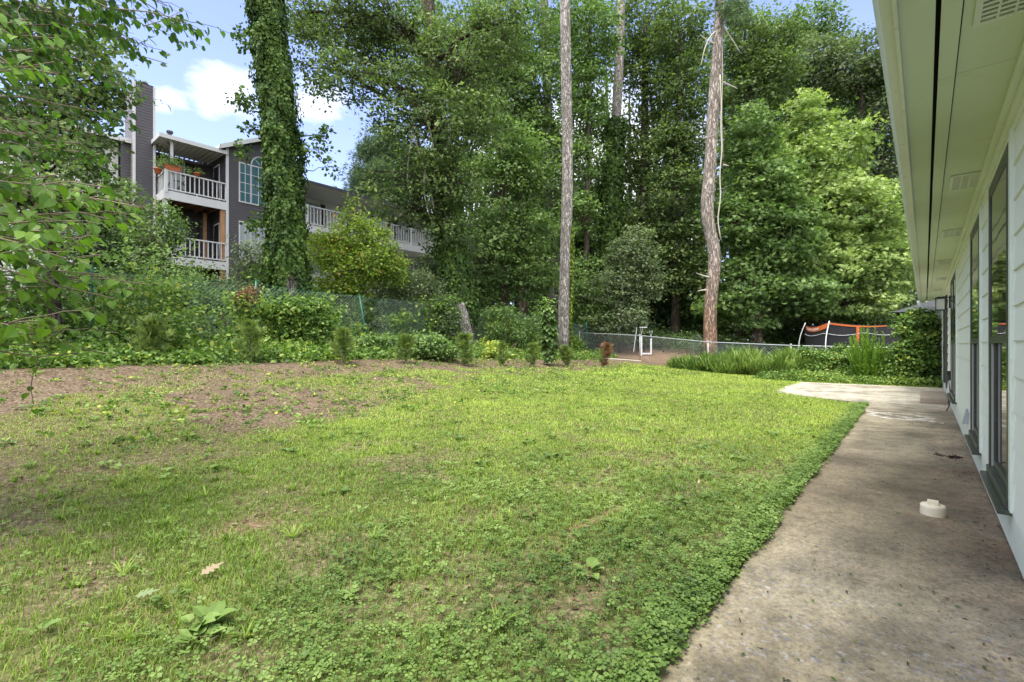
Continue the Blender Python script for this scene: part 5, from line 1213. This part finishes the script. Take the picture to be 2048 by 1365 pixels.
# ------------------------------------------------------------------ bank cover, fence vines, thicket
def cover(name, label, cat, n, srange, trange, hgt, nl, size, leaf, kind='broad', rc=.28, dens=None, flat=.5, up=.8, patchy=.0):
    s_ = rng.uniform(*srange, n); t_ = rng.uniform(*trange, n); x = s_ * DX + t_ * DY; y = s_ * DY - t_ * DX
    if patchy: k_ = fbm(x, y, .9, 3) > patchy; s_, t_, x, y = s_[k_], t_[k_], x[k_], y[k_]
    h = hgt(s_, t_) * (.55 + .9 * fbm(x, y, 1.1, 3)) if callable(hgt) else np.full(len(x), hgt)
    C = np.stack([x, y, ground_z(x, y) + h * rng.random(len(x)) ** .8], 1); k_ = (y > .8)
    mb = MB(); foliage(mb, C[k_], rc, nl, size, kind, flat, up, vbase=np.clip(.15 + .75 * fbm(x[k_], y[k_], .8, 3) + rng.normal(size=k_.sum()) * .08, 0, 1)); return tag(mb.build(name, leaf), label, cat, kind='stuff')
cover('bank_ivy', 'ivy and creeper carpeting the bank below the green fence', 'ground cover', 3300, (-3, 21), (-13.6, -11.3), lambda s_, t_: np.interp(t_, [-13.6, -12.6, -11.3], [.62, .45, .10]) * np.interp(s_, [-3, 8, 12, 21], [1, .95, .7, .5]), 24, .085, 'leaf_vine')
cover('fence_vines', 'vines climbing through the green chain link fence', 'vines', 2300, (-3, 21), (-13.7, -13.0), lambda s_, t_: np.interp(s_, [-3, 3, 7, 9, 12, 16, 21], [1.7, 1.6, 1.5, 1.2, 1.9, 1.5, .8]), 20, .085, 'leaf_vine', patchy=.48, rc=.24)
cover('bramble_bank', 'bushy undergrowth just beyond the green fence', 'undergrowth', 2300, (-3, 24), (-17.5, -13.9), lambda s_, t_: np.interp(s_, [-3, 3, 6, 10, 24], [2.9, 2.4, 2.0, 1.8, 1.4]), 24, .085, 'leaf_mid', 'diamond', rc=.32, patchy=.40)
cover('rear_weeds', 'tall grassy weeds along the foot of the silver fence', 'weeds', 620, (19.6, 21.4), (-8.0, 1.2), lambda s_, t_: np.interp(t_, [-8.2, -6.8, -5, -3.4, -2.5, 1], [.06, .35, .62, .5, .15, .05]) * (.1 + 1.9 * fbm(s_ * 3, t_ * 3, 1.0, 3)), 46, .30, 'rank_grass', 'blade', rc=.18, flat=.6, up=.0)
cover('patio_edge_growth', 'low creeping weeds along the back edge of the patio', 'weeds', 420, (18.05, 19.6), (-4.5, .4), lambda s_, t_: .26 + 0 * s_, 22, .06, 'leaf_vine', 'broad', rc=.16, patchy=.40)
cover('yard_undergrowth', 'scrub on the ground beyond the silver fence', 'undergrowth', 900, (24, 32), (-13, 3), lambda s_, t_: .9 + 0 * s_, 26, .13, 'leaf_wood', 'diamond', rc=.5)
# yellow-leaved creeper in the bank
C = np.array([on_px(990 + rng.normal() * 14, 16.3 + rng.normal() * .3) for _ in range(26)]); C[:, 2] += rng.random(26) * .55
mb = MB(); foliage(mb, C - C[0], .18, 18, .10, 'broad', .6, vbase=.95, vs=.05); o = mb.build('yellow_creeper', 'leaf_vine', None, at=tuple(C[0])); tag(o, 'patch of yellow-leaved creeper at the foot of the green fence', 'creeper')
def bush(name, label, cat, cpx, lobes, D, n, nl, size, rc, leaf, kind='broad', **k_):
    b0 = on_px(cpx, D); e = empty(name, b0, label, cat); mb = MB(); r0 = np.array(b0)
    vol = np.array([l[2] * l[3] for l in lobes], float); vol /= vol.sum(); st_ = MB()
    for l, w in zip(lobes, vol):
        c, r = lob(l[0], l[1], D, l[2], l[3], rd=l[4] if len(l) > 4 else None); m2 = max(4, int(n * w)); P, d = ellipsoid_pts(c, r, m2, .35); P[:, 2] = np.maximum(P[:, 2], b0[2] + .06)
        foliage(mb, P - r0, rc, nl, size, kind, out=d, **k_); st_.tube(curve((0, 0, -.05), np.array(c) - r0, .05, 6, .04), np.linspace(.03, .008, 6), 5)
    st_.build('stems', 'twig', e); mb.build('foliage', leaf, e)
bush('vine_thicket', 'tall vine-smothered shrub next to the far corner of the house', 'shrub', 1850, [(1838, 658, 32, 34), (1824, 712, 34, 30), (1848, 700, 24, 50), (1846, 752, 24, 16), (1800, 740, 20, 14)], 14.9, 700, 26, .085, .18, 'leaf_vine', flat=.35)
bush('creeper_mound', 'leafy creeper mound over the fence in front of the trampoline', 'shrub', 1665, [(1655, 720, 26, 20), (1692, 714, 24, 22), (1640, 738, 24, 12), (1725, 735, 36, 18), (1795, 716, 20, 9), (1612, 704, 8, 10), (1670, 748, 44, 12), (1800, 748, 26, 9), (1752, 714, 20, 18)], 16.9, 560, 26, .075, .17, 'leaf_vine', flat=.45)
bush('grey_bramble', 'grey-green bramble leaning over the fence left of the pale stump', 'shrub', 850, [(830, 570, 40, 28), (870, 610, 30, 26), (800, 600, 40, 22), (900, 650, 24, 26), (770, 590, 30, 18)], 17.6, 300, 26, .085, .3, 'leaf_grey', 'diamond', flat=.7)
bush('fence_foot_shrub', 'dark leafy shrub at the fence foot below the young lime tree', 'shrub', 740, [(740, 690, 30, 20), (790, 695, 30, 20), (850, 690, 34, 22), (880, 705, 30, 16), (700, 700, 24, 16)], 14.2, 300, 24, .085, .22, 'leaf_mid')
bush('ivy_apron', 'creeper spilling down the foot of the ivy-clad trunk', 'shrub', 620, [(610, 620, 40, 26), (640, 660, 32, 28), (600, 660, 30, 26), (660, 690, 26, 16), (580, 620, 30, 24)], 13.3, 330, 24, .09, .22, 'leaf_vine')
bush('curling_sumac', 'arching compound-leaved shrub against the green fence near its corner', 'shrub', 1010, [(1010, 625, 40, 10), (990, 660, 30, 16), (1050, 660, 24, 24), (1075, 640, 16, 26)], 19.2, 110, 22, .10, .25, 'leaf_mid', 'diamond', flat=.5)
bush('left_fence_bush', 'bright tangle of leaves on the fence at the left behind the saplings', 'shrub', 200, [(100, 655, 70, 22), (60, 690, 70, 20), (215, 675, 40, 20), (330, 650, 20, 26), (180, 695, 60, 14)], 10.2, 360, 24, .075, .22, 'leaf_vine', flat=.6)
bush('withered_vine', 'dried orange-brown vine hanging on a leaning green post', 'vine', 492, [(494, 590, 12, 12), (482, 602, 8, 12), (505, 582, 8, 6)], 12.4, 36, 20, .06, .12, 'brown_spray', 'diamond', flat=1.0)
# dog-fennel plumes
b0 = on_px(1736, 15.6); e = empty('tall_fennel_weed', b0, 'tall feathery bright green weed clump standing at the back edge of the patio', 'weed'); mb = MB(); ms = MB()
for q in range(56):
    a = rng.random() * 6.28; r0 = rng.random() * .42; r1 = r0 + rng.random() * .30; h = rng.uniform(.9, 1.85) * (1.08 - .35 * r1)
    P = poly([(r0 * math.cos(a), r0 * math.sin(a), -.03), (r0 * 1.2 * math.cos(a), r0 * 1.2 * math.sin(a), h * .5), (r1 * math.cos(a), r1 * math.sin(a), h)], 10); ms.tube(P, np.linspace(.008, .002, 10), 4)
    n = 170; u = rng.random(n) ** .8 * 9; C = np.stack([np.interp(u, np.arange(10), P[:, i_]) for i_ in range(3)], 1); th = rng.random(n) * 6.28; w = .55
    T = np.stack([np.cos(th) * w, np.sin(th) * w, np.full(n, .9)], 1) + rnd(n, .2); leaves(mb, C, T, rnd(n), np.interp(u, [0, 3, 9], [.10, .16, .06]), 'blade', np.clip(.35 + .05 * u + rng.normal(size=n) * .12, 0, 1), .22)
ms.build('stems', 'plume', e); mb.build('foliage', 'plume', e)
# pale stump-like bark base near the oak
b0 = on_px(940, 18.2); e = empty('dead_snag', (b0[0], b0[1], b0[2] - .05), 'pale broken trunk stub leaning beside the oak behind the fence', 'dead tree')
m_ = MB(); m_.tube(poly([(0, 0, 0), (-.12, .02, .8), (-.26, .05, 1.5), (-.40, .05, 2.0)], 12), np.linspace(.24, .19, 12), 12, jit=.06); m_.build('trunk', 'bark_pine', e, True)

# ------------------------------------------------------------------ lawn
def wedge(n, D0, D1, power=1.0):
    D = np.sqrt(D0 ** 2 + (D1 ** 2 - D0 ** 2) * rng.random(n)) if power == 1 else D0 + (D1 - D0) * rng.random(n) ** power
    x = rng.uniform(-1.10, 1.0, n) * D + rng.uniform(-.5, .5, n); return x, D
def grass_pts(n, D0, D1, thr=0.0, wt=None):
    x, y = wedge(n, D0, D1); s_, t_ = to_st(x, y)
    m_ = lawn_mask(x, y)
    if wt is not None: m_ = m_ * wt(x, y, s_, t_)
    k_ = (rng.random(n) < m_) & ~slab_mask(s_, t_) & (t_ < .3) & (t_ > -11.3) & (s_ < 20.8)
    return x[k_], y[k_], s_[k_], t_[k_]
def blades(mb, x, y, h, w, v, lean=.55):
    n = len(x); P = np.stack([x, y, ground_z(x, y) - .004], 1); th = rng.random(n) * 6.283; le = lean * (.3 + rng.random(n) * 1.2)
    T = np.stack([np.cos(th) * le, np.sin(th) * le, np.ones(n)], 1); Nn = np.stack([np.cos(th), np.sin(th), -le], 1) * -1
    leaves(mb, P, T, Nn, h, 'blade', v, w / h)
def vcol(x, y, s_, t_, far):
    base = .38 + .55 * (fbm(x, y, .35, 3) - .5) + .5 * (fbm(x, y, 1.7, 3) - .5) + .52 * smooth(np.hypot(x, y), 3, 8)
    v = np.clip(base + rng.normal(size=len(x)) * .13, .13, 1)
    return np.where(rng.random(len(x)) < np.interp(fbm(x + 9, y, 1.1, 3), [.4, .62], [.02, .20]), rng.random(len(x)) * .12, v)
def weedy(x, y, s_, t_):   # where broad weeds outweigh grass
    a = smooth(t_, -3.0, -1.5) * (1 - smooth(s_, 4, 9)) * .8
    b_ = smooth(fbm(x + 40, y, 1.1, 4), .50, .60) * (1 - smooth(np.hypot(x, y), 3.5, 7)) * .65
    return np.clip(np.maximum(a, b_), .10, 1)
mb = MB()
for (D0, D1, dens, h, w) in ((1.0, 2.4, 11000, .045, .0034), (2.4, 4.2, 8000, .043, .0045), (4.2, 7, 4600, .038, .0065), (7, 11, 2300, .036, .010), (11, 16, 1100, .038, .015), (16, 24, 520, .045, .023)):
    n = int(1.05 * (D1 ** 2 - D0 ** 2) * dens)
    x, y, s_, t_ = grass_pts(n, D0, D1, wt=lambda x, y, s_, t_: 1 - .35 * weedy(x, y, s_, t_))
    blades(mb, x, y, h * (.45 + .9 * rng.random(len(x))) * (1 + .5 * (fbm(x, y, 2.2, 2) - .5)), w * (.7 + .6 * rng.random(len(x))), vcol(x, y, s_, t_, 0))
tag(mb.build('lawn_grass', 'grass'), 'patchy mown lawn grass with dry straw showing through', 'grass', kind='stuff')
mb = MB()
for (D0, D1, dens, sz) in ((1.0, 2.6, 2600, .021), (2.6, 4.5, 1500, .024), (4.5, 8, 700, .030), (8, 14, 200, .045)):
    n = int(1.05 * (D1 ** 2 - D0 ** 2) * dens)
    x, y, s_, t_ = grass_pts(n, D0, D1, wt=weedy)
    n = len(x); hh = (.012 + .045 * rng.random(n)) * (1 + .6 * smooth(t_, -1.6, -.8)); P = np.stack([x, y, ground_z(x, y) + hh], 1); Nn = rnd(n, .28); Nn[:, 2] += 1
    leaves(mb, P, rnd(n) * np.array([1, 1, .1]), Nn, sz * (.6 + .8 * rng.random(n)) * 1.5, 'trefoil', np.clip(.12 + .8 * fbm(x, y, 1.6, 3) + rng.normal(size=n) * .14, 0, 1))
tag(mb.build('lawn_weeds', 'weed'), 'clover-like weeds thick along the path edge and through the lawn', 'weeds', kind='stuff')
# creeping edge over the slab
mb = MB(); n = 9000; s_ = rng.uniform(-1.5, 12, n); t_ = -.725 - .012 * s_ + (fbm(s_, s_ * .3, 2.3, 3) - .5) * .10 - np.abs(rng.normal(size=n)) * .10 + .03 * rng.random(n); x = s_ * DX + t_ * DY; y = s_ * DY - t_ * DX
k_ = y > .9; x, y, t_ = x[k_], y[k_], t_[k_]; n = len(x); P = np.stack([x, y, .012 + .05 * rng.random(n)], 1); Nn = rnd(n, .35); Nn[:, 2] += 1
leaves(mb, P, rnd(n) * np.array([1, 1, .1]), Nn, .042 * (.6 + .7 * rng.random(n)), 'trefoil', np.clip(.2 + .7 * fbm(x, y, 1.6, 3) + rng.normal(size=n) * .14, 0, 1))
tag(mb.build('edge_weeds', 'weed'), 'weeds creeping over the edge of the concrete path', 'weeds', kind='stuff')
# coarse tufts of crabgrass
mb = MB(); n = 1500; x, y = wedge(n, 1.2, 12); s_, t_ = to_st(x, y)
pr_ = np.interp(t_, [-11, -8, -4, -2, -.8], [.35, .9, .75, .3, .1]); k_ = (rng.random(n) < pr_) & ~slab_mask(s_, t_) & (t_ < -.8) & (t_ > -11); x, y = x[k_], y[k_]
for xx, yy in zip(x, y):
    m2 = rng.integers(12, 30); r = rng.random(m2) * .02; th = rng.random(m2) * 6.283; sz = rng.uniform(.05, .12)
    P = np.stack([xx + r * np.cos(th), yy + r * np.sin(th), np.full(m2, gz(xx, yy))], 1); le = .5 + 1.6 * rng.random(m2)
    T = np.stack([np.cos(th) * le, np.sin(th) * le, np.ones(m2)], 1); Nn = np.stack([np.cos(th), np.sin(th), -le], 1) * -1
    leaves(mb, P, T, Nn, sz * (.6 + .6 * rng.random(m2)), 'blade', np.clip(rng.normal() * .12 + .42 + rng.normal(size=m2) * .1, .13, 1), .0075 / sz * (.7 + .6 * rng.random(m2)))
tag(mb.build('crabgrass_tufts', 'grass'), 'coarse crabgrass tufts scattered over lawn and bare soil', 'grass', kind='stuff')
# broad-leaved rosettes and violets
mb = MB(); n = 380; x, y = wedge(n, 1.2, 7); s_, t_ = to_st(x, y)
pr_ = np.interp(t_, [-9, -5, -3, -2, -.8], [.9, .9, .5, .35, .5]) * (fbm(x + 3, y, 1.2, 3) > .42); k_ = (rng.random(n) < pr_) & ~slab_mask(s_, t_) & (t_ < -.8); x, y = x[k_], y[k_]
for xx, yy in zip(x, y):
    m2 = rng.integers(5, 11); th = rng.random(m2) * 6.283; sz = rng.uniform(.025, .065); z0 = gz(xx, yy) + .012 + .02 * rng.random()
    T = np.stack([np.cos(th), np.sin(th), .15 + .5 * rng.random(m2)], 1); Nn = rnd(m2, .2); Nn[:, 2] += 1; r = .02 + .03 * rng.random(m2)
    P = np.stack([xx + r * np.cos(th), yy + r * np.sin(th), z0 + .02 * rng.random(m2)], 1)
    leaves(mb, P, T, Nn, sz * (.7 + .5 * rng.random(m2)), 'heart' if rng.random() < .5 else 'broad', np.clip(.25 + .5 * rng.random() + rng.normal(size=m2) * .1, 0, 1))
tag(mb.build('broadleaf_weeds', 'weed'), 'broad-leaved rosettes and violets scattered through the near lawn', 'weeds', kind='stuff')
# dead thatch lying in the lawn
mb = MB(); n = 11000; x, y = wedge(n, 1.0, 9); s_, t_ = to_st(x, y); k_ = ~slab_mask(s_, t_) & (t_ < -.75) & (t_ > -10) & (fbm(x + 9, y, 1.1, 3) > .46); x, y = x[k_], y[k_]; n = len(x)
T = rnd(n) * (1, 1, .12); Nn = rnd(n, .3); Nn[:, 2] += 1; leaves(mb, np.stack([x, y, ground_z(x, y) + .01 + .02 * rng.random(n)], 1), T, Nn, .04 + .05 * rng.random(n), 'blade', .3 + .5 * rng.random(n), .06)
tag(mb.build('dead_thatch', 'litter'), 'dead straw thatch lying among the near lawn grass', 'straw', kind='stuff')
# sprouts on the bare bed
mb = MB(); n = 11000; x, y = wedge(n, 4, 21); s_, t_ = to_st(x, y); k_ = (t_ > -11.8) & (t_ < -6.3) & (s_ < 20.5) & (rng.random(n) < smooth(fbm(x, y, 1.4, 4), .38, .60)); x, y = x[k_], y[k_]; C = np.stack([x, y, ground_z(x, y) + .03], 1)
foliage(mb, C, .07, 7, .05, 'broad', .3, 1.0, vbase=np.clip(.3 + .6 * rng.random(len(x)), 0, 1)); tag(mb.build('bed_sprouts', 'leaf_vine'), 'small weeds sprouting on the bare mulch bed', 'weeds', kind='stuff')
# leaf litter and mulch
mb = MB(); n = 42000; x, y = wedge(n, 2.2, 21); s_, t_ = to_st(x, y); pr_ = np.clip(1 - lawn_mask(x, y), .015, 1); k_ = (rng.random(n) < pr_) & (t_ < -1) & (t_ > -12.2) & (s_ < 21); x, y = x[k_], y[k_]; n = len(x)
Nn = rnd(n, .35); Nn[:, 2] += 1; leaves(mb, np.stack([x, y, ground_z(x, y) + .008], 1), rnd(n) * (1, 1, .15), Nn, .028 + .03 * rng.random(n), 'diamond', rng.random(n) ** 1.3, .8)
tag(mb.build('mulch_litter', 'litter'), 'brown leaf litter and bark mulch on the bare bed', 'mulch', kind='stuff')
# debris on the path
mb = MB(); n = 520; s_ = rng.uniform(.6, 12, n) ** 1.0; t_ = np.where(rng.random(n) < .55, .37 - np.abs(rng.normal(size=n)) * .14, rng.uniform(-.7, .3, n)); x = s_ * DX + t_ * DY; y = s_ * DY - t_ * DX
Nn = rnd(n, .3); Nn[:, 2] += 1; leaves(mb, np.stack([x, y, np.full(n, .005)], 1), rnd(n) * (1, 1, .05), Nn, .010 + .022 * rng.random(n), 'diamond', rng.random(n) ** 2, .55)
tag(mb.build('path_litter', 'litter'), 'crumbs of dead leaf and grit on the concrete path', 'litter', kind='stuff')
mb = MB(); n = 110; s_ = rng.uniform(.6, 4.5, n); t_ = rng.uniform(-.7, .3, n); x = s_ * DX + t_ * DY; y = s_ * DY - t_ * DX
Nn = rnd(n, .3); Nn[:, 2] += 1; leaves(mb, np.stack([x, y, np.full(n, .006)], 1), rnd(n) * (1, 1, .1), Nn, .012 + .02 * rng.random(n), 'diamond', .1 + .3 * rng.random(n), .6)
tag(mb.build('grass_clippings', 'weed'), 'green clippings strewn on the near end of the path', 'clippings', kind='stuff')
# twig pile and named fallen leaves
c = pix(1904, 916, 967 * 1.2 / 226); e = None; mb = MB()
for q in range(16): a = rng.random() * 6.28; p_ = rnd(1, .04)[0] * (1, 1, 0); l_ = .05 + .07 * rng.random(); mb.tube([p_ + (0, 0, .008), p_ + (l_ * math.cos(a), l_ * math.sin(a), .012 + .02 * rng.random())], .004, 4)
tag(mb.build('twig_cluster', 'bark_dark', None, at=(c[0], c[1], 0)), 'small dark clump of twigs lying on the path near the second window', 'twigs')
def fallen(px, py, zg, sz, mat, label, v, rz):
    D = F * (H0 - zg) / (py - HY); x = (px - CX) / F * D; a = [(0, 0, 0), (.12, .05, 0), (.2, .22, .02), (.3, .06, 0), (.42, .26, .02), (.55, .07, 0), (.66, .24, .02), (.74, .06, 0), (1, .03, -.01)]
    V = np.array(a + [(p_[0], -p_[1] - .02, p_[2]) for p_ in a[::-1]]) * sz; n = len(V); mb = MB(); V = np.vstack([V, V.mean(0)]); mb.add(V, tris=[(i_, (i_ + 1) % n, n) for i_ in range(n)], v=v)
    o = mb.build('fallen_leaf', mat, None, at=(x, D, gz(x, D) + .05), rz=rz); o.rotation_euler = (.25, -.15, rz); tag(o, label, 'leaf')
fallen(400, 1165, .0, .12, 'litter', 'dry tan lobed oak leaf lying on the lawn at the lower left', .85, 1.1)
fallen(268, 1210, .0, .10, 'leaf_grey', 'pale green fallen leaf below and left of the dry oak leaf', .95, .4)
for (px, py) in ((82, 780), (230, 806), (313, 808)):
    b0 = np.array(on_px(px, 8.2 if py < 790 else 7.4)); mb = MB(); n = 9; th = np.arange(n) * .7; leaves(mb, np.zeros((n, 3)) + (0, 0, .06), np.stack([np.cos(th), np.sin(th), .1 + 0 * th], 1), np.tile((0, 0, 1.0), (n, 1)), .028, 'diamond', .5)
    tag(mb.build('yellow_flower', 'flower', None, at=tuple(b0)), 'tiny yellow flower in the bare bed at the left', 'flower', 'yellow flowers in the bare bed')
print('tris ready', sum(len(o.data.polygons) for o in scn.objects if o.type == 'MESH'), len(scn.objects))
